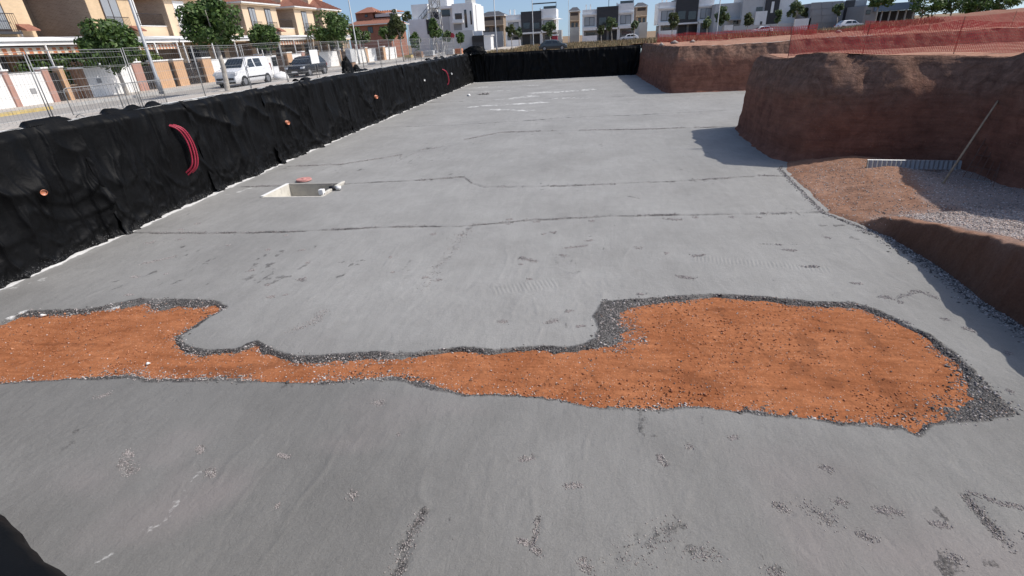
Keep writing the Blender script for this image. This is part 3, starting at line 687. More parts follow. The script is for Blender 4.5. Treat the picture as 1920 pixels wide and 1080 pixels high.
xs = np.r_[np.arange(6.8, 9.4, .035), np.arange(9.4, 15.6, .07)]; ys = np.r_[np.arange(-6, 5, .25), np.arange(5, 23.6, .045)]
X, Y = np.meshgrid(xs, ys, indexing='ij'); P = np.stack([X.ravel(), Y.ravel()], 1)
z, d, hb = ramp_z(P[:, 0], P[:, 1])
grav = sstep(.45, .75, d+.25*fbm(P[:, 0]*1.3, P[:, 1]*1.3, 105, 3))*sstep(15.2, 14.2, P[:, 1]+.8*fbm(P[:, 0]*.7, P[:, 1]*.7, 106, 3))
grav = np.maximum(grav, sstep(9.9, 10.9, P[:, 0]+.5*fbm(P[:, 0], P[:, 1], 107, 3)+.25*(P[:, 1]-17)*-1)*.8)
damp_shade = np.maximum(sstep(.36, .2, d)*sstep(.25, .5, hb)*.95, .4*sstep(.0, .5, fbm(P[:, 0]*.8, P[:, 1]*.8, 108)))  # shade painted on the steep bank face, plus scattered damp patches
F = grid_faces(len(xs), len(ys)); keep = (d[F].max(1) > -.12)
v, f, a = compact(np.column_stack([P, z]), F[keep], dict(damp_shade=damp_shade, grav=grav))
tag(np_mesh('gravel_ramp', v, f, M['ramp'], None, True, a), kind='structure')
def on_ramp(c): return np.column_stack([c, ramp_z(c[:, 0], c[:, 1])[0]])
c = np.column_stack([r.uniform(8.2, 14.5, 26000), r.uniform(6, 15.5, 26000)]); dd = ramp_z(c[:, 0], c[:, 1])[1]
c = c[(dd > .55) & (r.random(len(c)) < sstep(16, 13.8, c[:, 1]))]; pebbles('ramp_gravel', on_ramp(c), r.uniform(.012, .036, len(c)), M['pebpale'], .7, 3)
c = np.column_stack([r.uniform(7.0, 14.3, 5000), r.uniform(14, 21, 5000)]); dd = ramp_z(c[:, 0], c[:, 1])[1]
c = c[dd > .0]; pebbles('terrace_gravel', on_ramp(c), r.uniform(.01, .03, len(c)), M['pebble'], .7, 4)
yy = np.r_[r.uniform(5, 14.3, 4200), r.uniform(14.2, 21.8, 1800)]; dx = np.abs(r.normal(0, .16, len(yy)))-.04
c = np.column_stack([BK(yy)-dx*np.where(yy < 14.3, 1., .45), yy]); q = put(c); q[:, 2] = np.maximum(q[:, 2], 0)
pebbles('bank_rubble', q, r.uniform(.01, .034, len(c)), M['pebdark'], .7, 5)
# ================================================================== wide ground sheet around the pit
g = MB()
Zg = 3.22
for a in ((-900, -16.9, -900, 900), (-16.9, 74.6, -900, -5.9), (-16.9, 74.6, 96.5, 900), (74.6, 900, -900, 900)): g.add([(a[0],a[2],Zg),(a[1],a[2],Zg),(a[1],a[3],Zg),(a[0],a[3],Zg)], [(0,1,2,3)])
tag(g.build('ground', M['field']), kind='structure')
tag(MB().box(-16.7, 15.2, -6, .35, -.2, 3.68).build('near_ground', M['dirt']), kind='structure')
# strip of ground beyond the far wall
xs = np.arange(-17, 6.5, .4); ys = np.arange(74.0, 97, .4); X, Y = np.meshgrid(xs, ys, indexing='ij')
zz = 3.36-.12*sstep(76, 92, Y)+.06*fbm(X*.4, Y*.4, 110)
tag(np_mesh('verge', np.column_stack([X.ravel(), Y.ravel(), zz.ravel()]), grid_faces(len(xs), len(ys)), M['field'], None, True, dict(damp_shade=X.ravel()*0, grav=X.ravel()*0)), kind='structure')

# ================================================================== retaining walls and the black membrane
ZW = 3.74
def wall_top_x(y): return np.interp(y, [0, 10, 18, 27, 36, 80], [-16.1, -16.13, -16.3, -16.55, -16.62, -16.66])
lw = empty('retaining_wall', (-16.6, 0, 0), 'long concrete retaining wall with pale coping under the site fence', 'wall')
yk = np.arange(-6, 74.1, 2.0)
poly = [(float(wall_top_x(y))-.16, float(y)) for y in yk]
b = MB(); b.prism(poly+[(-17.05, 74.), (-17.05, -6.)], 'z', -.3, ZW-.12); b.build('wall_core', M['grey'], lw)
for i in range(0, 40):                                  # coping stones, each its own piece
    y0_, y1_ = -6+i*2., -6+(i+1)*2.-.012
    xa = float(wall_top_x((y0_+y1_)/2)); dz = random.uniform(-.012, .012)
    MB().box(xa-.42+random.uniform(-.015, .015), xa+.02, y0_, y1_, ZW-.12, ZW-.02+dz).build('coping_stone', M['coping'], lw, bevel=.008)
fw = empty('retaining_wall', (-5, 73.6, 0), 'concrete retaining wall closing the far end of the pit', 'wall')
ZF = 3.56
MB().box(-17.0, 6.3, 73.75, 74.1, -.3, ZF-.05).build('wall_core', M['grey'], fw)

def swag_field(y, z, swags):
    d = np.zeros_like(y)
    for (yc, hw, zt, drop, amp, n) in swags:
        for k in range(n):
            f = 1-.22*k
            u = (y-yc)/(hw*f)
            u = u+.25*fbm(y*.9, z*.9, 61+k, 3); zc = zt-drop*(f+.12*math.sin(3*k+yc))*np.clip(1-np.abs(u)**2.3, 0, 1)**.6+.12*fbm(y*1.7, z*1.2, 62+k, 3)
            m = sstep(1.05, .8, np.abs(u))
            d += amp*(.8**k)*m*(.55+.6*fbm(y*1.1, z, 63+k, 2))*np.where(z > zc, np.exp(-((z-zc)/(.20+.05*k))**2), np.exp(-((z-zc)/(.06+.02*k))**2))
    return d
def fold(y, z, seed, amp=1.):
    wy = y+.25*fbm(y*.5, z*.6, seed+1, 3)
    a = fbm(wy*1.0, z*.20, seed+2, 3)
    b_ = 1-np.abs(fbm(wy*1.9, z*.28, seed+3, 3))*2
    c = fbm(wy*3.2+z*.5, z*1.1-wy*.4, seed+4, 4)
    cr = 1-np.abs(fbm(wy*2.4-z*1.6, z*2.0+wy*.8, seed+5, 3))*2.2
    low = sstep(1.4, .2, z)
    return amp*(.17*a+.12*np.clip(b_, 0, 1)**3+.028*c+.07*low*np.clip(cr, -.2, 1)**2)
def left_sheet(y0, y1, seed, label, swags=(), bulge=(), group=None):
    step = .03 if y0 < 16 else (.045 if y0 < 30 else .08)
    ys = np.arange(y0-.08, y1+.10, step); zs = np.r_[np.linspace(-.03, ZW-.12, 66), ZW-.06, ZW-.015]
    Y, Z = np.meshgrid(ys, zs, indexing='ij'); y = Y.ravel(); z = Z.ravel()
    t = z/ZW; base = wall_x(y)*(1-t)+wall_top_x(y)*t
    d = .10+fold(y, z, seed)+swag_field(y, z, swags)
    for (yc, zc, ry, rz, a) in bulge: d += a*np.exp(-((y-yc)/ry)**2-((z-zc)/rz)**2)
    d += .13*np.clip(1-np.abs(fbm((y+.9*z)*.33, (z-.4*y)*.22, seed+40, 2))*4.5, 0, 1)**2
    d += .10*sstep(.25, 0, z)*(.6+fbm(y*2, z, seed+9, 3))
    d = np.maximum(d, .03)*sstep(-.02, .25, ZW-z)*1.+.04
    d += .02*sstep(.14, 0, y1+.1-y)+.025*(y-y0)/(y1-y0)*0
    zz = z+.05*fbm(y*1.3, y*0, seed+7, 3)*sstep(3.2, ZW, z)
    V = np.column_stack([base+d, y, zz])
    o = empty('membrane_sheet', (float(wall_x((y0+y1)/2)), (y0+y1)/2, 0), label, 'membrane', group or 'black sheets hung along the wall beside the street')
    np_mesh('hanging_cloth', V, grid_faces(len(ys), len(zs))[:, ::-1], M['membrane'], o, True)
    # flap folded back over the coping, leaving pale coping bare in places
    q = np.linspace(0, 1, 9); Yf, Q = np.meshgrid(ys, q, indexing='ij'); yf = Yf.ravel(); qq = Q.ravel()
    cov = .07+.38*sstep(.12, .32, fbm(yf*.75, yf*0, seed+20, 3))
    xt = wall_top_x(yf)+.045; hump = .035+.10*sstep(.12, .4, fbm(yf*.75, yf*0, seed+20, 3))
    V = np.column_stack([xt-cov*qq, yf, ZW-.012+hump*np.sin(np.pi*np.clip(qq*1.02, 0, 1))**.8*cov/.4+.03*fbm(yf*3, qq*2, seed+22, 3)*qq*(1-qq)*4+.01])
    np_mesh('top_flap', V, grid_faces(len(ys), len(q))[:, ::-1], M['membrane'], o, True)
    return o
def on_wall(px, py, out=0.): # point on the hung membrane
    p = gx(px, py, -16.1); return gx(px, py, float(wall_x(p[1]))*(1-p[2]/ZW)+float(wall_top_x(p[1]))*p[2]/ZW+.14+out)
pipe1 = on_wall(76, 358, .14); pipe2 = on_wall(536, 229, .1); pipe3 = on_wall(703, 181, .1)
LBL = 'black geotextile sheet with loose vertical folds draped on the retaining wall'
MARKS = [(pipe1[1], 'the low pipe stub'), (17.2, 'the conduit bundle'), (pipe2[1], 'the dusty pipe stub'), (pipe3[1], 'the U fold'), (48., 'the pale pipe end'), (57., 'the conduit pair'), (73., 'the corner bundle')]
def beside(y, rng=2.0):
    for m_, t_ in MARKS:
        if abs(y-m_) < rng: return 'above '+t_
    lo = [t_ for m_, t_ in MARKS if m_ < y]; hi = [t_ for m_, t_ in MARKS if m_ > y]
    return 'short of '+hi[0] if not lo else ('past '+lo[-1] if not hi else 'between '+lo[-1]+' and '+hi[0])
edges = [3.0, 9.2, 13.9, 19.0, 24.2, 28.6, 33.6, 39.0, 45.5, 52.0, 60.0, 66.5, 73.5]
spec = {
 1: ('black geotextile sheet with deep swag and the orange pipe stub poking through', [(12.9,1.7,2.9,1.9,.10,3),(10.6,1.2,2.2,1.4,.06,2)], [(pipe1[1],pipe1[2]+.1,.35,.3,.10)]),
 2: ('black geotextile sheet slit open where the crimson conduits come out', [(14.8,1.5,3.4,2.9,.09,3),(17.6,1.0,1.6,1.0,.06,2)], []),
 3: ('black geotextile sheet pulled into crumpled folds near its foot beside the conduits', [(20.3,1.0,1.3,.9,.09,3)], []),
 4: ('black geotextile sheet with a dusty orange pipe stub and wrinkles below it', [(pipe2[1]+1,1.2,2.6,1.6,.05,2)], [(pipe2[1],pipe2[2],.4,.4,.08)]),
 6: ('black geotextile sheet sagging in a U fold beneath the open pipe end', [(37.4,1.6,3.4,2.3,.12,3)], []),
 11: ('black geotextile sheet bunched in nested swags at the pit corner', [(70.0,2.6,3.6,2.6,.20,4)], [])}
for i, (a, b_) in enumerate(zip(edges[:-1], edges[1:])):
    lab, sw, bu = spec.get(i, ('plain folded black geotextile sheet '+beside((a+b_)/2, .1).replace('short of', 'hung short of'), [], []))
    left_sheet(a, b_, 200+31*i, lab, sw, bu)
fedge = [-16.4, -10.2, -4.6, .8, 6.2]
for i, (a, b_) in enumerate(zip(fedge[:-1], fedge[1:])):
    xs = np.arange(a-.06, b_+.06, .07); zs = np.linspace(-.03, ZF+.02, 44); X, Z = np.meshgrid(xs, zs, indexing='ij'); x = X.ravel(); z = Z.ravel()
    d = .12+fold(x, z, 700+29*i, 1.0)+.16*np.clip(1-np.abs(fbm((x+.35*z)*.55, z*.12, 740+i, 2))*4, 0, 1)**2+swag_field(x, z, [[], [(-7.6,1.8,3.6,2.8,.10,3)], [], []][i])
    top = sstep(ZF+.02, ZF-.3, z); d = np.maximum(d, .04)*top+.03*i%.04
    V = np.column_stack([x, 73.72-d, z+.07*fbm(x*.8, x*0, 720+i, 3)*sstep(3.3, ZF, z)])
    o = empty('membrane_sheet', ((a+b_)/2, 73.6, 0), ['black geotextile sheet on the far wall beside the rolled bundle corner', 'black geotextile sheet on the far wall gathered in long diagonal folds', 'smooth black geotextile sheet in the middle of the far wall', 'black geotextile sheet on the far wall against the cut earth'][i], 'membrane', 'black sheets on the far wall')
    np_mesh('hanging_cloth', V, grid_faces(len(xs), len(zs)), M['membrane'], o, True)
    q = np.linspace(0, 1, 6); Xf, Q = np.meshgrid(xs, q, indexing='ij'); xf = Xf.ravel(); qq = Q.ravel()
    np_mesh('top_flap', np.column_stack([xf, 73.69+.5*qq, ZF-.02+.08*np.sin(np.pi*qq)*(.5+.8*np.abs(fbm(xf*.8, xf*0, 730+i, 3)))+.07*fbm(xf*.8, xf*0, 720+i, 3)*(1-qq)]), grid_faces(len(xs), len(q)), M['membrane'], o, True)

def crumple(name, c, sx, sy, sz, seed, label, cat):      # a heap of bunched cloth
    n, k = 40, 20; u = np.linspace(0, 2*np.pi, n, endpoint=False); v = np.linspace(0, np.pi/2, k)
    U, W = np.meshgrid(u, v, indexing='ij'); cx, cy = np.cos(U)*np.cos(W), np.sin(U)*np.cos(W); cz = np.sin(W)
    rr = 1+.30*fbm(cx*2.2+5, cy*2.2+cz*2, seed, 4)+.16*(1-np.abs(fbm(cx*5, cy*4+cz*3, seed+4, 3))*2)
    V = np.stack([c[0]+sx*cx*rr, c[1]+sy*cy*rr, c[2]+sz*cz*rr], -1).reshape(-1, 3)
    i = np.arange(n*k).reshape(n, k); f = np.stack([i[:, :-1], np.roll(i, -1, 0)[:, :-1], np.roll(i, -1, 0)[:, 1:], i[:, 1:]], -1).reshape(-1, 4)
    return tag(np_mesh(name, V-np.array([0, 0, 0]), f, M['membrane'], None, True, origin=c), label, cat)
p = gx(893, 103, -16.2)
crumple('membrane_bundle', (-15.7, 72.9, ZF+.05), 1.5, .8, .95, 801, 'rolled bundle of black membrane heaped on the far pit corner', 'membrane roll')
p = gx(655, 137, -16.75)
crumple('membrane_heap', (-16.85, p[1], ZW-.03), .28, .55, .85, 811, 'peaked heap of black membrane standing on the coping by the fence', 'membrane heap')
p = gx(671, 137, -16.75)
crumple('rubbish_bag', (-16.8, p[1], ZW-.03), .2, .3, .4, 821, 'small dark rubbish bag beside the peaked membrane heap', 'bag')
# loose sheet over the near wall, at the photographer's feet
n = 26; s_ = np.linspace(-4.2, -1.2, 40); e_ = .97-.36*(s_+2.2)
prof = [(-.9, -.05), (-.6, .0), (-.3, .02), (-.1, .025), (0, .0), (.03, -.06), (.02, -.2), (-.02, -.6), (-.06, -1.6), (-.02, -3.6)]
V = np.array([[x+.02*random.uniform(-1, 1), y+p_[0]+.02*float(fbm(np.array([x*3.]), np.array([p_[0]*4]), 830)[0]), 3.72+p_[1]+.03*float(fbm(np.array([x*2.]), np.array([p_[0]*3]), 831)[0])] for x, y in zip(s_, np.minimum(e_, 1.25)) for p_ in prof])
tag(np_mesh('membrane_sheet', V, grid_faces(len(s_), len(prof)), M['membrane'], None, True, origin=(-2.6, .6, 0)), 'dusty black membrane sheet draped over the near wall edge', 'membrane')

# ---------------------------------------------------------------- pipe stubs and conduits in the wall
def stub(p, d, rad, L, label, mat='pipe'):
    o = empty('pipe_stub', p, label, 'pipe'); d = Vector(d).normalized(); p = Vector(p)
    b = MB(); n = 20; u = d.orthogonal().normalized(); w_ = d.cross(u); rings = [(-.25, rad), (L, rad), (L, rad*.9), (L-.012, rad*.88)]
    vs = [p+d*t+(u*math.cos(2*math.pi*k/n)+w_*math.sin(2*math.pi*k/n))*r_ for t, r_ in rings for k in range(n)]
    b.add(vs, [(i*n+k, i*n+(k+1) % n, (i+1)*n+(k+1) % n, (i+1)*n+k) for i in range(3) for k in range(n)]+[tuple(range(3*n, 4*n))])
    b.build('pipe_wall', M[mat], o, True)
    c = MB(); c.tube([p+d*(L-.09), p+d*(L-.02)], [rad*1.06, rad*1.06], n); 
    MB().tube([p+d*.02, p+d*.06], rad*1.08, n).build('collar', M[mat], o, True)
    return o
stub(pipe1, (1, -.45, -.12), .085, .24, 'orange pipe stub poking through the membrane near the wall foot')
stub(pipe2, (1, -.3, -.2), .10, .20, 'dusty orange pipe stub halfway up the membrane')
stub(pipe3, (1, -.3, -.2), .12, .22, 'orange pipe end above the U fold in the membrane')
for px, lab in (((795, 150), 'short pale pipe end high on the membrane before the second conduits'), ((846, 138), 'short pale pipe end on the membrane past the second conduits'), ):
    q = on_wall(*px); stub(q, (.6, -1, 0), .09, .35, lab, 'white')
def conduits(pxs, n, rad, lab):
    pts = [on_wall(*p) for p in pxs]; o = empty('conduit_bundle', pts[0], lab, 'conduit')
    off = [(0, -.04), (.02, .085), (.07, .03), (.03, .20), (.11, .11)][:n]
    for k, (dx, dy) in enumerate(off):
        P_ = []
        for i, q in enumerate(pts):
            t = i/(len(pts)-1); out = .28*math.sin(math.pi*min(1, t*1.0))+.03
            P_.append(Vector((q[0]+out+dx-(.25 if i in (0, len(pts)-1) else 0), q[1]+dy+random.uniform(-.01, .01), q[2]-.03*k*t)))
        # smooth and corrugate
        Q = []
        for a, b_, c, d in zip([P_[0]]+P_[:-2], P_[:-1], P_[1:], P_[2:]+[P_[-1]]):
            for t in np.linspace(0, 1, 14, endpoint=False):
                Q.append(.5*((2*b_)+(-a+c)*t+(2*a-5*b_+4*c-d)*t*t+(-a+3*b_-3*c+d)*t**3))
        MB().tube(Q, [rad*(1.1 if i % 2 else .92) for i in range(len(Q))], 8).build('conduit', M['conduit'], o, True)
conduits([(311, 232), (324, 241), (338, 262), (348, 290), (352, 312), (352, 330)], 4, .034, 'bundle of crimson corrugated conduits curving out of the membrane')
conduits([(826, 128), (831, 133), (835, 143), (837, 155), (837, 165)], 2, .045, 'pair of crimson conduits curving out of the membrane by the corner')

# ---------------------------------------------------------------- site fence on the coping
def fence_panel():
    root = empty('fence_panel', (0, 0, 0)); L = 3.42; Hh = 2.02
    for y in (0.02, L): MB().bar((0, y, 0), (0, y, Hh), .017, 8).build('post', M['metal'], root, True)
    MB().bar((0, .02, Hh-.02), (0, L, Hh-.02), .012, 6).build('top_rail', M['metal'], root, True)
    m_ = MB()
    n = 30
    for k in range(1, n):
        y = .02+(L-.02)*k/n
        m_.bar((0, y, .10), (0, y, Hh-.02), .0035, 3, cap=False)
    for k, z in enumerate([.10, .14, .45, .8, .84, 1.15, 1.45, 1.49, 1.75, 1.92]):
        m_.bar((.006, .02, z), (.006, L, z), .0042, 3, cap=False)
    tag(m_.build('wire_mesh', M['wire'], root), kind='stuff')
    return root
fp = fence_panel(); y = 6.9; i = 0
FL = ['galvanised mesh fence panel standing on the coping over the black membrane']
while y < 66:
    o = fp if i == 0 else copy_tree(fp)
    o.location = (float(wall_top_x(y+1.7))-.50+random.uniform(-.05, .05), y, ZW-.02); o.rotation_euler = (R(random.uniform(-.8, .8)), R(random.uniform(-1.2, 1.2)), R(random.uniform(-.8, .8)))
    tag(o, 'galvanised mesh fence panel on the coping '+beside(y+1.7), 'fence panel', 'mesh fence panels along the coping'); y += 3.58; i += 1
def barrier(p, rz, label):
    o = empty('crowd_barrier', (0, 0, 0), label, 'barrier', 'crowd barriers behind the fence'); L, h_ = 2.2, 1.08
    MB().tube([(0,0,.12),(0,0,h_-.12),(.04,0,h_-.03),(.13,0,h_),(L-.13,0,h_),(L-.04,0,h_-.03),(L,0,h_-.12),(L,0,.12)], .019, 8).build('frame', M['metal'], o, True)
    MB().bar((0,0,.15),(L,0,.15),.016).build('bottom_rail', M['metal'], o)
    for k in range(1, 15): MB().bar((L*k/15,0,.15),(L*k/15,0,h_-.01),.008,5).build('bar', M['metal'], o)
    for x in (.2, L-.2): MB().tube([(x,-.3,0),(x,-.22,.06),(x,0,.13),(x,.22,.06),(x,.3,0)], .016, 6).build('foot', M['metal'], o)
    o.location = p; o.rotation_euler[2] = R(rz); return o
barrier((-19.7, 17.4, 3.42), 78, 'galvanised crowd barrier turned towards the street by the first kerb tree')
barrier((-18.6, 18.6, 3.42), 88, 'galvanised crowd barrier parallel to the site fence')

# things beside the lift pit
p = gz(563, 343); o = empty('plastic_cover', p, 'round faded pink plastic lid lying at the lift pit edge', 'lid')
MB().tube([(p[0], p[1]+.35, .03), (p[0], p[1]+.35, .10)], [.34, .33], 24).build('lid', M['pink'], o); MB().tube([(p[0], p[1]+.35, .10), (p[0], p[1]+.35, .13)], [.10, .09], 12).build('knob', M['pink'], o)
o = empty('timber_batten', (LIFT[1]+.05, 19.2, .05), 'pale timber batten lying along the lift pit edge', 'timber')
MB().box(LIFT[1]-.02, LIFT[1]+.10, 18.35, 20.2, .04, .10).build('batten', M['formply'], o, bevel=.006)
MB().box(LIFT[1]-.14, LIFT[1]+.06, 18.28, 18.48, .035, .24).build('block', M['white'], o, bevel=.01)
p = gz(632, 357); o = empty('tape_roll', p, 'black and white roll lying on the slab beside the lift pit', 'roll')
MB().tube([(p[0]-.30, p[1], .10), (p[0]-.02, p[1]+.02, .10)], [.09, .09], 14).build('black_core', M['plastic'], o, True)
MB().tube([(p[0]-.02, p[1]+.02, .10), (p[0]+.16, p[1]+.03, .10)], [.088, .088], 14).build('white_sleeve', M['white'], o, True)
p = gz(908, 177); o = tag(pebbles('debris_pile', np.array([p+[random.uniform(-.5, .5), random.uniform(-.35, .35), .06] for _ in range(22)]), np.array([random.uniform(.05, .17) for _ in range(22)]), M['pebdark'], .7, 40)); del o['kind']; tag(o, 'small heap of dark concrete crumbs on the far slab', 'debris')
p = gz(880, 180); o = pebbles('pale_rubble', np.array([p+[0, 0, .05]]), [.22], M['white'], .7, 41); del o['kind']; tag(o, 'white lump of rubble on the slab beside the dark crumbs', 'rubble')

# ================================================================== things at the foot of the right-hand cut
def on_ramp1(px, py):
    z = .1
    for _ in range(8):
        q = gz(px, py, z); z = float(ramp_z(np.array([q[0]]), np.array([q[1]]))[0][0])
    return gz(px, py, z)
a = on_ramp1(1622, 314); b_ = on_ramp1(1797, 316)
o = empty('ribbed_panel', a, 'ribbed aluminium panel propped on edge at the foot of the cut earth', 'panel')
a = Vector(a)+Vector((0, -.1, -.02)); b_ = Vector(b_)+Vector((0, -.1, -.02)); n = 40; u = (b_-a)
vs = []; hgt = .30
for k in range(n+1):
    q = a+u*(k/n); off = .02 if k % 2 else -.02
    vs += [(q.x, q.y+off, q.z), (q.x, q.y+off+.06, q.z+hgt), (q.x, q.y+off+.10, q.z+hgt), (q.x, q.y+off+.04, q.z)]
fs = [(4*k+j, 4*k+4+j, 4*k+4+(j+1) % 4, 4*k+(j+1) % 4) for k in range(n) for j in range(4)]
MB().add(vs, fs).build('ribbed_sheet', M['alu'], o)
MB().bar(a+Vector((0, .08, hgt)), b_+Vector((0, .08, hgt)), .02, 4).build('edge_rail', M['alu'], o)
pa = on_ramp1(1768, 344); pb = gy(1896, 152, 20.6)
o = empty('timber_prop', pa, 'long weathered timber pole leaning against the cut earth', 'timber')
MB().tube([pa, (pa+pb)/2+[0, 0, .02], pb], [.035, .03, .025], 8).build('pole', M['wood'], o, True)
o = empty('rebar_cage', gy(1800, 330, 20.2), 'rusty reinforcement cage leaning in the corner behind the pole', 'rebar cage')
q00 = on_ramp1(1805, 333); q10 = on_ramp1(1858, 342); q01 = gy(1868, 226, 20.1); q11 = gy(1912, 232, 19.6)
for k in range(5):
    t = k/4; A = Vector(q00).lerp(Vector(q10), t); B = Vector(q01).lerp(Vector(q11), t); MB().bar(A, B, .014 if k in (0, 4) else .010, 6).build('bar', M['rust'], o)
for k in range(6):
    t = k/5; A = Vector(q00).lerp(Vector(q01), t); B = Vector(q10).lerp(Vector(q11), t); MB().bar(A, B, .012, 6).build('cross_bar', M['rust'] if 0 < k < 5 else M['metal'], o)
q = on_ramp1(1862, 350); MB().tube([q, gy(1885, 275, 19.4), gy(1908, 235, 19.7)], .012, 5).build('cable', M['rust'], o)

# orange-red safety netting on steel pins, along the top of the spit and further back
def net(pts, hgt, cell, name_lab, pins=True, seed=0):
    o = empty('safety_net', pts[0], name_lab, 'safety net', 'orange-red safety nets'); rs = random.Random(seed)
    P_ = [Vector(p) for p in pts]; d = [0]
    for a, b_ in zip(P_[:-1], P_[1:]): d.append(d[-1]+(b_-a).length)
    def at(s):
        for i in range(len(P_)-1):
            if s <= d[i+1] or i == len(P_)-2:
                t = (s-d[i])/(d[i+1]-d[i]); return P_[i].lerp(P_[i+1], t), t
    def sag(t): return -.22*hgt*4*t*(1-t)*.6
    nv = int(d[-1]/cell); nh = max(4, int(hgt/cell)); m_ = MB(); wv = cell*.28
    def P3(s, v):
        q, t = at(s); b0 = .05+.08*math.sin(s*1.3+seed)*.6; h_ = (hgt+sag(t))
        return Vector((q.x+.05*math.sin(s*2.1), q.y+.06*math.sin(s*1.7+v*2), q.z+b0+(h_-b0)*v))
    vv = [k/6 for k in range(7)]
    for k in range(nv+1):
        s = d[-1]*k/nv; L = [P3(s, v) for v in vv]; R_ = [P3(min(s+wv, d[-1]+.01) if k < nv else s, v)+(Vector((wv, 0, 0)) if k == nv else Vector()) for v in vv]
        m_.add([x for p in zip(L, R_) for x in p], [(2*i, 2*i+1, 2*i+3, 2*i+2) for i in range(6)])
    ns = max(8, int(d[-1]/.35))
    for j in range(nh+1):
        v = j/nh; dv = .34*cell/hgt
        L = [P3(d[-1]*k/ns, v)+Vector((0, -.004, 0)) for k in range(ns+1)]; U = [P3(d[-1]*k/ns, min(v+dv, 1.02))+Vector((0, -.004, 0)) for k in range(ns+1)]
        m_.add([x for p in zip(L, U) for x in p], [(2*i, 2*i+2, 2*i+3, 2*i+1) for i in range(ns)])
    tag(m_.build('net_mesh', M['net'], o), kind='stuff')
    if pins:
        for p in P_: MB().bar(p-Vector((0, 0, .15)), p+Vector((rs.uniform(-.06, .06), rs.uniform(-.05, .05), hgt+.12)), .013, 6).build('pin', M['rust'], o)
    return o
def topz(x, y): return float(ztop(np.array([x]), np.array([y]))[0])
net([(x, y, topz(x, y)) for x, y in [(8.75,26.2),(11.4,25.3),(14.1,23.9),(17.4,23.2),(21,22.6)]], 1.18, .055, 'orange-red safety net staked along the top of the earth spit', True, 1)
net([(x, y, topz(x, y)) for x, y in [(7.6,68),(11,67),(15,66),(19,64),(23,62)]], 1.0, .16, 'low orange-red safety net beside the dry grass behind the cut', True, 2)
net([(x, y, topz(x, y)) for x, y in [(24,54),(29,53.5),(35,53),(42,52.6)]], 1.1, .10, 'orange-red safety net along the brink of the rear excavation', True, 3)

# ================================================================== the street on the left
Zr, Zp = 3.30, 3.43
tag(MB().box(-22.0, -17.0, -20, 140, 3.0, Zp).build('near_pavement', M['paving']), kind='structure')
tag(MB().box(-27.05, -22.15, -20, 140, 3.0, Zr).build('road', M['asphalt']), kind='structure')
tag(MB().box(-30.6, -27.2, -20, 140, 3.0, Zp+.01).build('far_pavement', M['paving']), kind='structure')
kb = empty('kerb', (-22.07, 40, 3.3)); tag(kb, kind='structure'); kf = empty('kerb', (-27.12, 40, 3.3)); tag(kf, kind='structure')
for k in range(0, 120):
    y = 8+k*1.0
    if k < 70:
        MB().box(-22.15, -22.0, y, y+.985, 3.0, Zp+.012).build('kerb_stone', M['kerb'], kb)
    MB().box(-27.2, -27.05, y, y+.985, 3.0, Zp+.022).build('kerb_stone', M['yellow'] if 15 < y < 23 else M['kerb'], kf)

# ---------------------------------------------------------------- garden walls, pillars and gates along the pavement
XG = -30.0
def gy_(px): return y_at(px, XG, 4.2)
random.seed(11)
SEG = [(-60,14,'white'),(14,24,'rosy'),(26,86,'white'),(86,97,'rosy'),(97,117,'gate'),(117,125,'tan'),(125,147,'brickwall'),(147,160,'stone'),(160,252,'white'),(252,268,'rosy'),(268,291,'gate'),(291,318,'tan'),(318,328,'gate'),(328,346,'tan'),(347,381,'gate'),(381,397,'tan'),(397,486,'white'),(486,492,'tan'),(492,519,'white'),(520,538,'gate'),(538,547,'tan'),(547,566,'white'),(566,571,'rosy'),(571,592,'gate'),(592,597,'tan'),(597,633,'white'),(633,638,'tan'),(638,652,'gate'),(652,656,'tan'),(656,684,'white'),(684,688,'tan'),(688,704,'white'),(704,717,'gate'),(717,721,'tan'),(721,742,'white')]
WL = {'white': 'white rendered garden wall panel', 'brickwall': 'low brown brick garden wall', 'gate': 'dark slatted metal garden gate'}
def land(y):
    for lim, t_ in ((24.5, 'near the yellow kerb'), (29, 'near the rounded tree'), (33, 'near the tall lamp post'), (36.5, 'near the leaning tree'), (41, 'near the white van'), (48, 'near the dark car'), (56, 'near the broad tree')):
        if y < lim: return t_
    return 'near the street end'
def nb(i):
    return {'rosy': 'rosy', 'tan': 'tan brick', 'stone': 'brown stone', 'white': 'white', 'gate': 'gated', 'brickwall': 'brick'}[SEG[i][2]]
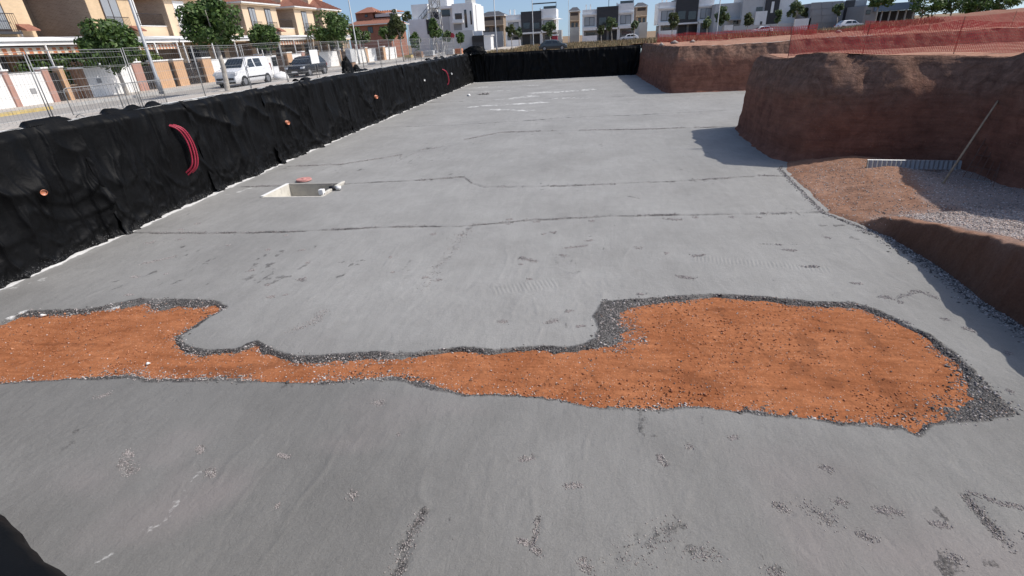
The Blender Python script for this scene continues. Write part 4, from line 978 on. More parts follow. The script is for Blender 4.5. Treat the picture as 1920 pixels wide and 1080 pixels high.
for i, (a, b_, kind) in enumerate(SEG):
    y0_, y1_ = gy_(a), gy_(b_); L = y1_-y0_
    wo = round((y0_+y1_)/2)
    if kind in ('rosy', 'tan', 'stone'):
        o = empty('gate_pillar', (XG, (y0_+y1_)/2, Zp), {'rosy': 'rosy rendered', 'tan': 'tan brick', 'stone': 'brown stone'}[kind]+' garden pillar between '+nb(i-1)+' and '+nb(min(i+1, len(SEG)-1))+' sections '+land(y0_), 'pillar', 'garden pillars along the pavement')
        hh = 1.72 if kind != 'stone' else 1.6
        MB().box(XG-.22, XG+.22, y0_, y1_, Zp, Zp+hh).build('shaft', M[kind], o)
        MB().box(XG-.28, XG+.28, y0_-.05, y1_+.05, Zp+hh, Zp+hh+.09).build('cap', M['white'], o, bevel=.02)
    elif kind == 'white':
        lab = 'white rendered garden wall panel '+('with a grey meter hatch beside the rosy pillars' if i == 2 else 'with grey letterbox behind the street tree' if i == 8 else 'behind the parked white van' if i == 16 else 'between '+nb(i-1)+' and '+nb(min(i+1, len(SEG)-1))+' sections '+land(y0_))
        o = empty('garden_wall', (XG, (y0_+y1_)/2, Zp), lab, 'garden wall', 'garden walls along the pavement')
        MB().box(XG-.12, XG+.12, y0_, y1_, Zp, Zp+1.55).build('panel', M['white'], o)
        MB().box(XG-.15, XG+.15, y0_+.01, y1_-.01, Zp+1.55, Zp+1.60).build('coping', M['white2'], o)
        if i == 2: MB().box(XG+.12, XG+.14, y0_+L*.42, y0_+L*.60, Zp+.55, Zp+.82).build('meter_hatch', M['grey'], o)
        if i == 8: MB().box(XG+.12, XG+.15, y0_+L*.20, y0_+L*.28, Zp+.75, Zp+1.0).build('letterbox', M['grey'], o)
        if i == 14: MB().box(XG+.12, XG+.15, y0_+L*.3, y0_+L*.6, Zp+.6, Zp+1.2).build('letterbox', M['white2'], o)
    elif kind == 'brickwall':
        o = empty('garden_wall', (XG, (y0_+y1_)/2, Zp), 'low brown brick garden wall between tan and stone pillars', 'garden wall', 'garden walls along the pavement')
        MB().box(XG-.3, XG-.1, y0_, y1_, Zp, Zp+.75).build('panel', M['stone'], o); MB().box(XG-.34, XG-.06, y0_, y1_, Zp+.75, Zp+.81).build('coping', M['creamp'], o)
    else:
        o = empty('garden_gate', (XG, (y0_+y1_)/2, Zp), ('wide ' if L > 2.2 else 'narrow ')+'dark metal garden gate between '+nb(i-1)+' and '+nb(min(i+1, len(SEG)-1))+' pillars '+land(y0_), 'gate', 'dark garden gates along the pavement')
        mt = M['iron'] if i < 18 else M['darkwood']
        MB().box(XG-.03, XG+.03, y0_+.03, y0_+.09, Zp+.05, Zp+1.5).build('stile', mt, o); MB().box(XG-.03, XG+.03, y1_-.09, y1_-.03, Zp+.05, Zp+1.5).build('stile', mt, o)
        MB().box(XG-.028, XG+.028, y0_+.09, y1_-.09, Zp+1.42, Zp+1.5).build('top_rail', mt, o); MB().box(XG-.028, XG+.028, y0_+.09, y1_-.09, Zp+.05, Zp+.15).build('bottom_rail', mt, o)
        n = max(4, int(L/.16)); q = MB()
        for k in range(n):
            yy = y0_+.1+(L-.2)*(k+.5)/n; MB().box(XG-.015, XG+.015, yy-.045, yy+.045, Zp+.15, Zp+1.42).build('slat', mt, o)

# ---------------------------------------------------------------- the row of houses
def railing(parent, x, y0_, y1_, z0_, h_, mat, out=.0):
    q = MB(); q.box(x-.02, x+.02, y0_, y1_, z0_+h_-.04, z0_+h_); q.box(x-.015, x+.015, y0_, y1_, z0_+.06, z0_+.09); rl = q.build('railing', mat, parent)
    n = int((y1_-y0_)/.12)
    for k in range(n+1):
        yy = y0_+(y1_-y0_)*k/max(n, 1); MB().box(x-.008, x+.008, yy-.008, yy+.008, z0_, z0_+h_-.04).build('baluster', mat, rl)
    return rl
def balcony_door(par, x, y0_, y1_, z0_, z1_, curtain=True):
    d = MB().box(x-.02, x+.05, y0_, y1_, z0_, z1_).build('door_frame', M['darkwood'], par)
    w_ = (y1_-y0_-.24)/2
    for k in range(2):
        a = y0_+.08+k*(w_+.08); MB().box(x+.03, x+.062, a, a+w_, z0_+.12, z1_-.1).build('pane', M['curtain'] if curtain else M['glass'], d)
    return d
def tile_roof(par, x0_, x1_, y0_, y1_, z0_, rise, over=.45, mat='tile'):
    a, b_, c, d = x0_-over, x1_+over, y0_-over, y1_+over; my = (c+d)/2; ins = min((d-c)/2, 2.5)
    q = MB(); q.add([(a,c,z0_),(b_,c,z0_),(b_,d,z0_),(a,d,z0_),(a+ins,my,z0_+rise),(b_-ins,my,z0_+rise)], [(0,3,2,1),(0,1,5,4),(1,2,5),(2,3,4,5),(3,0,4)])
    rf = q.build('roof', M[mat], par)
    n = int((d-c)/.28)                                    # tile courses on the street-side hip
    for k in range(1, n):
        yy = c+(d-c)*k/n; t = 1-abs(yy-my)/((d-c)/2); MB().bar((b_+.01, yy, z0_+.03), (b_-ins*t, yy, z0_+rise*t+.03), .055, 5).build('tile_course', M[mat], rf)
    return rf
HOUSES = [ # y0, y1 of the projecting bay, y of the next bay, x of the front, doors (fractions), label
 (24.3, 29.9, 34.2, -34., [(.42,.75)], 'cream brick house end with striped awning below its balcony and terracotta canopy', 'awn'),
 (34.2, 38.0, 41.3, -34., [(.28,.66)], 'cream brick house behind the tall lamp post with broad brown brick side', 'awn'),
 (41.3, 47.6, 51.3, -34., [(.14,.34),(.6,.8)], 'cream brick house with white shuttered door behind the leaning kerb tree', 'shut'),
 (51.3, 57.3, 61.0, -34., [(.16,.34),(.62,.80)], 'cream house with two dark balcony doors above the white van', 'awn'),
 (61.0, 65.3, 67.4, -34., [(.34,.62)], 'cream house with one dark balcony door above the dark parked car', ''),
 (67.4, 72.2, 75.5, -34., [(.35,.6)], 'cream house at the row end with peach dormer against the sky', ''),
]
XB = -38.5
for hi, (y0_, y1_, yn, xf, doors, lab, opt) in enumerate(HOUSES):
    o = empty('terrace_house', (xf, (y0_+y1_)/2, Zp), lab, 'house', 'cream terraced houses along the street'); ze = 9.75
    MB().box(-47, xf-.05, y0_, y1_, 3.2, ze).build('side_wall', M['brick'], o)
    fa = MB().box(xf-.05, xf, y0_-.005, y1_+.005, 3.2, ze).build('facade', M['cream'] if hi < 2 else M['creamp'], o)
    MB().box(-47, XB, y1_+.01, yn-.01, 3.2, ze).build('recess_wall', M['olive'], o)
    if hi > 0:
     MB().box(XB+.01, xf-.6, y1_+.01, yn-.01, 3.2, 6.95).build('ground_floor', M['olive'], o)
     MB().box(xf-.6, xf-.4, y1_+.01, yn-.01, 6.3, 7.62).build('parapet', M['creamp'], o)
     MB().box(xf-.63, xf-.37, y1_+.01, yn-.01, 7.62, 7.68).build('parapet_cap', M['white'], o)
     MB().box(xf-.62, xf-.38, y1_+.02, yn-.02, 6.75, 6.95).build('blue_band', M['lgrey'], o)
     railing(o, xf-.5, y1_+.05, yn-.05, 7.68, .85, M['iron'])
     MB().box(xf-.72, xf-.62, y1_+.9, y1_+1.0, 7.0, 9.6).build('post', M['white'], o)
    # eaves
    MB().box(-47.3, xf+.42, y0_-.42, y1_+.42, ze, ze+.14).build('cornice', M['white'], o)
    MB().box(-47.2, xf+.34, y0_-.34, y1_+.34, ze-.12, ze).build('soffit_board', M['creamp'], o)
    tile_roof(o, -47, xf, y0_, y1_, ze+.14, 1.5)
    if hi >= 3: MB().box(-44, xf-1.6, y0_+.4, y1_-.5, ze, ze+2.3).build('dormer', M['terra'] if hi == 3 else M['creamp'], o)
    L = y1_-y0_
    for k, (a, b_) in enumerate(doors):
        ya, yb = y0_+L*a, y0_+L*b_
        if opt == 'shut' and k == 0: MB().box(xf-.01, xf+.05, ya, yb, 7.25, 9.5).build('shutter', M['white'], o)
        else: balcony_door(o, xf, ya, yb, 7.22, 9.42)
        MB().box(xf+.001, xf+.42, ya-.22, yb+.22, 7.06, 7.2).build('balcony_slab', M['dark'], o)
        railing(o, xf+.38, ya-.2, yb+.2, 7.2, .95, M['iron'])
        yc = yb+.25
        q = MB(); q.prism([(xf, 7.62), (xf+.62, 7.30), (xf+.62, 7.22), (xf, 7.30)], 'y', yc+.1, min(yc+.95, y1_+.2)); q.build('tiled_canopy', M['tile'], o)
        MB().box(xf+.0, xf+.08, yc+.15, yc+.22, 6.95, 7.3).build('bracket', M['white'], o)
    # ground floor openings in the facade
    wn = MB().box(xf-.01, xf+.045, y0_+L*.15, y0_+L*.55, 4.3, 6.05).build('window', M['darkwood'], o)
    for k in range(2): MB().box(xf+.04, xf+.06, y0_+L*(.17+.19*k), y0_+L*(.34+.19*k), 4.4, 5.95).build('pane', M['curtain'] if k else M['glass'], wn)
    for k in range(9): MB().box(xf+.075, xf+.09, y0_+L*(.16+.043*k), y0_+L*(.16+.043*k)+.015, 4.3, 6.05).build('window_bar', M['iron'], wn)
    MB().box(xf-.01, xf+.05, y0_+L*.68, y0_+L*.88, 3.45, 5.75).build('front_door', M['darkwood'], o)
    if opt == 'awn':
        aw = empty('striped_awning', (xf, y0_+L*.5, 6.3), 'orange and cream striped awning on '+['the end house by the tiled canopy', 'the house behind the lamp post', '', 'the house above the white van'][hi], 'awning', 'striped awnings on the houses')
        n = 22; wy = L*.92/n
        for k in range(n):
            ya = y0_+L*.04+k*wy; q = MB(); q.add([(xf+.6,ya,6.46),(xf+2.72,ya,6.26),(xf+2.72,ya+wy,6.26),(xf+.6,ya+wy,6.46),(xf+2.74,ya,5.93),(xf+2.74,ya+wy,5.93)], [(0,1,2,3),(1,4,5,2)])
            q.build('stripe', M['orangestripe' if k % 2 else 'creamstripe'], aw)
        MB().bar((xf+2.70, y0_+L*.04, 6.27), (xf+2.70, y0_+L*.96, 6.27), .03, 6).build('front_bar', M['white'], aw)
# pergola carports between garden wall and houses, one per house
XP = -31.1
for hi, (y0_, y1_, yn, xf, *_r) in enumerate(HOUSES):
    o = empty('pergola', (XP, y0_, Zp), 'white metal pergola roof in front of '+['the end house with terracotta canopy', 'the house by the tall lamp post', 'the house behind the leaning kerb tree', 'the house with two dark balcony doors', 'the house with one dark balcony door', 'the peach dormer house'][hi], 'pergola', 'white pergolas before the houses')
    a, b_ = y0_-3.2, yn-3.35
    MB().box(XP-.06, XP+.06, a, b_, 6.36, 6.56).build('beam', M['white'], o)
    MB().prism([(XP+.15, 6.565), (XP+.15, 6.60), (xf+.02, 6.92), (xf+.02, 6.88)], 'y', a, b_).build('roof_sheet', M['lgrey' if hi % 2 else 'white2'], o)
    for f in (.03, .36, .66, .97): MB().box(XP-.045, XP+.045, a+(b_-a)*f-.045, a+(b_-a)*f+.045, Zp, 6.36).build('post', M['white'], o)
    for k in range(9):
        yy = a+(b_-a)*(k+.5)/9; MB().bar((XP, yy, 6.5), (xf+.1, yy, 6.84), .03, 4).build('rafter', M['white'], o)

# ---------------------------------------------------------------- foliage helpers
def leaf_mesh(name, cen, rad, n, size, seed, mat, parent, clumps=26, squash=1., shell=.55):
    r_ = np.random.default_rng(seed); cen = np.array(cen, float); rad = np.array(rad, float)
    d = r_.normal(size=(clumps, 3)); d /= np.linalg.norm(d, axis=1)[:, None]
    cc = d*(r_.uniform(.35, 1., (clumps, 1))**shell)*.80; cr = r_.uniform(.20, .40, clumps)
    k = r_.integers(0, clumps, n); q = r_.normal(size=(n, 3)); q /= np.linalg.norm(q, axis=1)[:, None]
    p = cc[k]+q*(cr[k]*r_.uniform(.4, 1.05, n)**.6)[:, None]
    p[:, 2] *= squash
    pos = cen+p*rad
    nrm = q*.8+np.array([0, 0, .35])+r_.normal(size=(n, 3))*.45; nrm /= np.linalg.norm(nrm, axis=1)[:, None]
    t = np.cross(nrm, r_.normal(size=(n, 3))); t /= np.linalg.norm(t, axis=1)[:, None]; b_ = np.cross(nrm, t)
    s = size*r_.uniform(.6, 1.25, (n, 1)); V = np.stack([pos-t*s*.5, pos+b_*s*.32, pos+t*s*.62, pos-b_*s*.32], 1).reshape(-1, 3)
    F = np.arange(4*n).reshape(n, 4)
    return np_mesh(name, V, F, mat, parent, False)
def tree(base, crown, rad, label, seed, n=4000, leaf=.2, trunk=.13, mat='leaf', group='street trees', lean=None, whit=False):
    base = np.array(base, float); crown = np.array(crown, float); rad = np.array(rad, float)
    o = empty('street_tree', base, label, 'tree', group); rs = random.Random(seed)
    fork = base*.28+crown*.72; fork[2] = crown[2]-rad[2]*.72
    q = MB(); mid_ = (base+fork)/2+np.array([rs.uniform(-.06, .06), rs.uniform(-.06, .06), 0])
    q.tube([base-[0, 0, .1], base+[0, 0, .12], mid_, fork], [trunk*1.3, trunk*1.05, trunk*.9, trunk*.75], 9)
    for k in range(6):
        a = rs.uniform(0, 6.28); e = crown+np.array([math.cos(a)*rad[0]*.6, math.sin(a)*rad[1]*.6, rs.uniform(-.2, .6)*rad[2]])
        m_ = fork*.5+e*.5+np.array([0, 0, .1*rad[2]]); q.tube([fork-[0, 0, .1], m_, e], [trunk*.5, trunk*.3, trunk*.1], 5)
    q.build('trunk', M['bark'], o, True)
    leaf_mesh('crown', crown, rad, n, leaf, seed, M[mat], o, clumps=34 if n > 1500 else 18)
    return o
def ptree(bpx, zb, cpx, rx, ry, label, seed, Y=None, X=None, **k):
    base = gz(*bpx, zb) if Y is None and X is None else (gx(*bpx, X) if Y is None else gy(*bpx, Y)); base[2] = zb
    c = gy(*cpx, base[1]); e = gy(cpx[0]+rx, cpx[1], base[1]); t = gy(cpx[0], cpx[1]-ry, base[1]); rw = abs(e[0]-c[0]); rh = abs(t[2]-c[2])
    return tree(base, c, (rw, rw*.95, rh), label, seed, **k)
ptree((240, 178), Zp, (198, 80), 52, 56, 'rounded dark green tree before the white garden wall and lamp post', 1, X=-28.2, n=4200, leaf=.26, trunk=.12)
ptree((428, 172), Zp, (394, 42), 50, 56, 'large leaning tree with pale trunk beside the white van', 2, X=-20.8, n=5600, leaf=.21, trunk=.14)
ptree((522, 142), Zp, (497, 70), 30, 32, 'small round tree behind the white van', 3, X=-28.2, n=2600, leaf=.26, trunk=.09)
ptree((643, 132), Zp, (623, 55), 42, 36, 'broad dark tree past the dark parked car', 4, X=-28.0, n=3800, leaf=.30, trunk=.14)
ptree((690, 120), Zp, (676, 66), 20, 20, 'low dark tree beneath the red brick house', 5, X=-28.0, n=1500, leaf=.34, trunk=.10)
ptree((731, 114), Zp, (727, 64), 17, 16, 'small tree beside the street end pillars', 6, X=-28.0, n=1100, leaf=.38, trunk=.10)
ptree((758, 116), Zp, (746, 44), 20, 29, 'tall olive green tree in front of the red brick house', 7, X=-23.0, n=2200, leaf=.32, trunk=.11, mat='leaf2')
ptree((778, 106), Zp, (778, 75), 12, 20, 'young slender tree beside the rubble piles', 8, X=-23.0, n=900, leaf=.30, trunk=.06)
ptree((822, 102), Zp, (814, 52), 17, 20, 'dark tree in front of the lattice pylon', 9, X=-20.0, n=1500, leaf=.32, trunk=.08)
ptree((864, 100), 3.3, (863, 70), 9, 12, 'small round tree by the stop sign', 10, X=-19.0, n=700, leaf=.34, trunk=.06)
# hedge over the gate
hd = empty('garden_hedge', (-31.0, 30, Zp), 'clipped yellow green hedge above the tan pillars', 'hedge', 'garden hedges')
ya, yb = gy_(286), gy_(336); leaf_mesh('foliage', (-31.0, (ya+yb)/2, 5.15), (.7, (yb-ya)/2, .75), 1800, .16, 77, M['hedge'], hd, 30, shell=.2)
hd = empty('garden_hedge', (-31.4, 28, Zp), 'dark green hedge behind the white wall and rounded tree', 'hedge', 'garden hedges')
ya, yb = gy_(98), gy_(262); leaf_mesh('foliage', (-31.6, (ya+yb)/2, 5.2), (.6, (yb-ya)/2, 1.0), 3200, .20, 78, M['leaf'], hd, 44, shell=.2)

# ---------------------------------------------------------------- lamp posts
def lamp(p, h_, label, rad=.075):
    o = empty('street_lamp', p, label, 'street lamp', 'street lamps'); x, y, z = p
    MB().tube([(x, y, z), (x, y, z+.9), (x, y, z+.95), (x, y, z+h_)], [rad*1.35, rad*1.3, rad, rad*.6], 10).build('pole', M['lamp'], o, True)
    MB().tube([(x, y, z+h_-.05), (x+.5, y, z+h_+.18), (x+1.2, y, z+h_+.28)], [.04, .035, .03], 6).build('arm', M['lamp'], o, True)
    MB().box(x+1.1, x+1.75, y-.13, y+.13, z+h_+.22, z+h_+.32).build('lamp_head', M['lamp'], o, bevel=.03)
    return o
q = gz(304, 176, Zp); lamp((q[0], q[1], Zp), 9, 'grey street lamp pole between the rosy pillars and tan gate', .10)
lamp((-27.6, y_at(674, -27.6, 3.6), Zp), 9, 'grey street lamp pole past the broad dark tree', .09)
q = gz(932, 99, 3.4); lamp((q[0], q[1], 3.3), 11, 'tall street lamp behind the bundled membrane corner', .085)
q = gy(1000, 80, 112); lamp((q[0], 112, 3.2), 11, 'street lamp in front of the black and white house with parasol', .085)
q = gz(1342, 74, 3.5); lamp((q[0], q[1], 3.3), 10, 'street lamp standing on the bare earth behind the cut', .085)
q = gy(1066, 76, 118); lamp((q[0], 118, 3.2), 9, 'thin street lamp between the two black and white houses', .07)

# ---------------------------------------------------------------- cars
def car(p, rz, L, W, prof, belt, wins, col, label, wheel=.31, wb=(.18, .80), zb=.22, cat='car', van=False, plate=True):
    """prof: (x, z) of the roofline from nose to tail, x measured 0..L from the nose; local +x runs to the tail"""
    o = empty('parked_car' if not van else 'parked_van', (0, 0, 0), label, cat)
    xs = np.array([q[0] for q in prof]); zs = np.array([q[1] for q in prof])
    st = np.unique(np.r_[np.linspace(0, L, 34), xs]); top = np.interp(st, xs, zs)
    e = np.minimum(st, L-st); wf = W/2*(1-.16*np.exp(-(e/.25)**1.2))
    def sec(x):
        zt = float(np.interp(x, xs, zs)); w_ = float(np.interp(x, st, wf)); bl = min(belt, zt-.02); up = max(zt-belt, 0)
        wt = w_*(1-.20*min(up/.55, 1))
        return [(w_*.88, zb), (w_, zb+.14), (w_*1.005, (zb+bl)/2), (w_*.975, bl), (wt*1.0, max(zt-.06, bl+.005)), (wt*.86, zt-.012 if up > .05 else zt), (0, zt+.012 if up > .05 else zt+.015)]
    V = []
    for x in st:
        s_ = sec(x); V += [(x, -y, z) for y, z in s_]+[(x, y, z) for y, z in s_[-2::-1]]
    k = 13; F = [(i*k+j, (i+1)*k+j, (i+1)*k+j+1, i*k+j+1) for i in range(len(st)-1) for j in range(k-1)]
    F += [tuple(range(k)), tuple(range((len(st)-1)*k+k-1, (len(st)-1)*k-1, -1)), ]
    F += [(i*k, i*k+k-1, (i+1)*k+k-1, (i+1)*k) for i in range(len(st)-1)]
    body = MB().add(V, F).build('body', col, o, True)
    try: body.data.set_sharp_from_angle(angle=R(38))
    except Exception: pass
    def side_pt(x, t, sgn):
        s_ = sec(x); a, b_ = s_[3], s_[4]; return (x, sgn*((a[0]+(b_[0]-a[0])*t)+.012), a[1]+(b_[1]-a[1])*t)
    for (a, b_, a2, b2) in wins:
        for sgn in (-1, 1):
            n = 6; vs = []
            for i in range(n+1):
                f = i/n; vs += [side_pt(a+(b_-a)*f, .10, sgn), side_pt(a2+(b2-a2)*f, .90, sgn)]
            MB().add(vs, [(2*i, 2*i+2, 2*i+3, 2*i+1) for i in range(n)]).build('side_window', M['carglass'], o)
    # windscreen and rear window follow the steep parts of the roofline
    def screen(i0, i1, name):
        vs = []; n = 5
        (xa, za), (xb, zb_) = prof[i0], prof[i1]; nx, nz = (zb_-za), -(xb-xa); ln = math.hypot(nx, nz); nx, nz = -nx/ln, -nz/ln
        if nz < 0: nx, nz = -nx, -nz
        for i in range(n+1):
            f = .06+.86*i/n; x = xa+(xb-xa)*f; z = za+(zb_-za)*f; s_ = sec(x); hw = max(s_[5][0], .3)*(.99)
            vs += [(x+nx*.03, -hw, z+nz*.03), (x+nx*.035, 0, z+nz*.035), (x+nx*.03, hw, z+nz*.03)]
        MB().add(vs, [(3*i+j, 3*i+3+j, 3*i+4+j, 3*i+1+j) for i in range(n) for j in range(2)]).build(name, M['carglass'], o)
    screen(*wind, 'windscreen') if (wind := car.wind) else None
    if car.rear: screen(*car.rear, 'rear_window')
    for fx in wb:
        for sgn in (-1, 1):
            x, y = fx*L, sgn*(W/2-.10); 
            ar = MB().tube([(x, sgn*(W/2-.04), wheel), (x, sgn*(W/2+.006), wheel)], wheel*1.16, 20).build('wheel_arch', M['plastic'], o)
            t = MB().tube([(x, y-sgn*.10, wheel), (x, y-sgn*.08, wheel), (x, y+sgn*.10, wheel), (x, y+sgn*.115, wheel)], [wheel*.92, wheel, wheel, wheel*.9], 22).build('tyre', M['tyre'], o, False)
            MB().tube([(x, y+sgn*.10, wheel), (x, y+sgn*.124, wheel)], [wheel*.66, wheel*.60], 16).build('rim', M['rim'], t)
    hz = zb+.42 if not van else zb+.52
    for sgn in (-1, 1):
        MB().prism([(-.012, hz), (.25, hz+.03), (.30, hz+.17), (.03, hz+.13)], 'y', sgn*(W/2*.62), sgn*(W/2*.93)).build('headlight', M['lens'], o)
        MB().box(L-.06, L+.012, sgn*W/2*.66, sgn*W/2*.86, hz+.08, hz+(.26 if not van else .55)).build('tail_light', M['redlens'], o)
        wx = prof[car.wind[0]][0] if car.wind else L*.3
        MB().box(wx+.25, wx+.38, sgn*(W/2*.99), sgn*(W/2+.17), belt+.02, belt+.16).build('mirror', col, o, bevel=.03)
    MB().box(-.025, .02, -W*.36, W*.36, zb+.22, zb+.36).build('grille', M['plastic'], o); MB().box(-.03, .03, -W*.40, W*.40, zb, zb+.14).build('front_bumper', M['plastic'], o)
    MB().box(L-.03, L+.03, -W*.40, W*.40, zb+.02, zb+.2).build('rear_bumper', M['plastic'], o)
    if plate: MB().box(-.04, -.02, -.26, .26, zb+.13, zb+.24).build('number_plate', M['white'], o)
    for sgn in (-1, 1): MB().box(L*.26, L*.74, sgn*(W/2+.003), sgn*(W/2+.02), zb+.27, zb+.36).build('side_trim', M['plastic'], o, bevel=.006)
    o.location = p; o.rotation_euler[2] = R(rz); return o
car.wind = (2, 3); car.rear = None
# the white van: nose towards the camera, back door swung open
VANP = [(0, .72), (.10, .98), (.95, 1.14), (1.75, 1.76), (2.3, 1.82), (4.2, 1.80), (4.36, 1.66), (4.42, .8)]
vx, vy = -24.35, 32.9
van = car((vx, vy, Zr), 90, 4.42, 1.80, VANP, 1.10, [(1.42, 2.28, 1.86, 2.28), (2.42, 3.2, 2.42, 3.2)], M['carwhite'], 'white panel van with its back door swung open, parked by the garden walls', .32, (.18, .79), .24, 'van', True)
bd = MB(); bd.box(4.40, 5.12, -.93, -.88, .55, 1.72); b0 = bd.build('back_door', M['carwhite'], None, bevel=.015); b0.parent = van; b0.location = (0, 0, 0)
b1 = MB().box(4.50, 5.0, -.958, -.932, 1.12, 1.62).build('back_window', M['carglass']); b1.parent = b0; b1.location = (0, 0, 0)
b2 = MB().box(4.44, 5.06, -.945, -.930, 1.06, 1.68).build('window_seal', M['plastic']); b2.parent = b0; b2.location = (0, 0, 0)
SUVP = [(0, .66), (.12, .88), (.95, 1.02), (1.65, 1.50), (2.3, 1.58), (3.5, 1.54), (4.1, 1.12), (4.3, .72)]
car.wind = (2, 3); car.rear = (5, 6)
car((-24.3, 41.6, Zr), 90, 4.3, 1.80, SUVP, .98, [(1.5, 2.4, 1.78, 2.4), (2.5, 3.6, 2.5, 3.35)], M['carblack'], 'dark car parked beyond the white van', .33, (.19, .80), .24)
o = empty('notice_board', (-19.5, 35, Zp), 'white notice board fixed to the site fence in front of the dark car', 'sign')
p = gx(588, 105, float(wall_top_x(34))-.45); q0 = gx(582, 94, p[0]); q1 = gx(598, 118, p[0])
MB().box(p[0]+.03, p[0]+.05, q0[1]-.25, q1[1], q1[2], q0[2]).build('board', M['white'], o); MB().box(p[0]+.02, p[0]+.03, q0[1]-.28, q1[1]+.03, q1[2]-.03, q0[2]+.03).build('frame', M['metal'], o)
# rubbish sacks on the pavement by the van
for k, (px, py, s, m_, lab) in enumerate([((528), 148, .45, 'white', 'white builder sack slumped on the road behind the van'), (540, 146, .35, 'white', 'smaller white sack beside the builder sack'), (551, 143, .34, 'terra', 'brown rubble sack beside the white sacks')]):
    q = gz(px, py, Zr); n_, kk = 18, 9; u = np.linspace(0, 2*np.pi, n_, endpoint=False); v = np.linspace(-.3, np.pi/2, kk); U, W_ = np.meshgrid(u, v, indexing='ij')
    rr = 1+.25*fbm(np.cos(U)*2+k*5, np.sin(U)*2+W_*1.5, 900+k, 3); VV = np.stack([q[0]+s*np.cos(U)*np.cos(W_)*rr*1.3, q[1]+s*1.3*np.sin(U)*np.cos(W_)*rr, Zr+s*.9*(np.sin(W_)+.28)*rr], -1).reshape(-1, 3)
    i = np.arange(n_*kk).reshape(n_, kk); f = np.stack([i[:, :-1], np.roll(i, -1, 0)[:, :-1], np.roll(i, -1, 0)[:, 1:], i[:, 1:]], -1).reshape(-1, 4)
    tag(np_mesh('rubbish_sack', VV, f, M[m_], None, True, origin=(q[0], q[1], Zr)), lab, 'sack')
# grey control cabinet by the kerb
q = gz(657, 121, Zp); o = empty('control_cabinet', (-22.6, 45, Zp), 'grey electric cabinet on a plinth past the dark car', 'cabinet')
c = gx(657, 106, -23.0); MB().box(-23.2, -22.7, c[1]-.5, c[1]+.5, Zp+.6, Zp+1.75).build('cabinet', M['lgrey'], o, bevel=.02); MB().box(-23.15, -22.75, c[1]-.4, c[1]+.4, Zp, Zp+.6).build('plinth', M['stone'], o)
MB().box(-22.705, -22.69, c[1]-.44, c[1]+.44, Zp+.66, Zp+1.69).build('door', M['lgrey'], o)

# ================================================================== buildings beyond the far end of the pit
ZG = 3.22
def fbox(par, name, mat, x0, y0, x1, y1, Y, off=0., depth=1., bevel=0):
    Yf = Y-off; cx = (x0+x1)/2
    a = gy(x0, (y0+(y1 if y1 != 'G' else y0+40))/2, Yf)[0]; b_ = gy(x1, (y0+(y1 if y1 != 'G' else y0+40))/2, Yf)[0]
    zt = gy(cx, y0, Yf)[2]; zb = ZG-.1 if y1 == 'G' else gy(cx, y1, Yf)[2]
    return MB().box(a, b_, Yf, Yf+depth, zb, zt).build(name, M[mat], par)
def window(par, x0, y0, x1, y1, Y, off, panes=2, frame='dark', pane='glass'):
    f = fbox(par, 'window', frame, x0, y0, x1, y1, Y, off, .08); w_ = (x1-x0)
    for k in range(panes):
        g0 = x0+w_*(.04+k*.96/panes); g1 = x0+w_*((k+1)*.96/panes)
        fbox(f, 'pane', pane, g0, y0+.8, g1, y1-.8, Y, off+.03, .05)
    return f
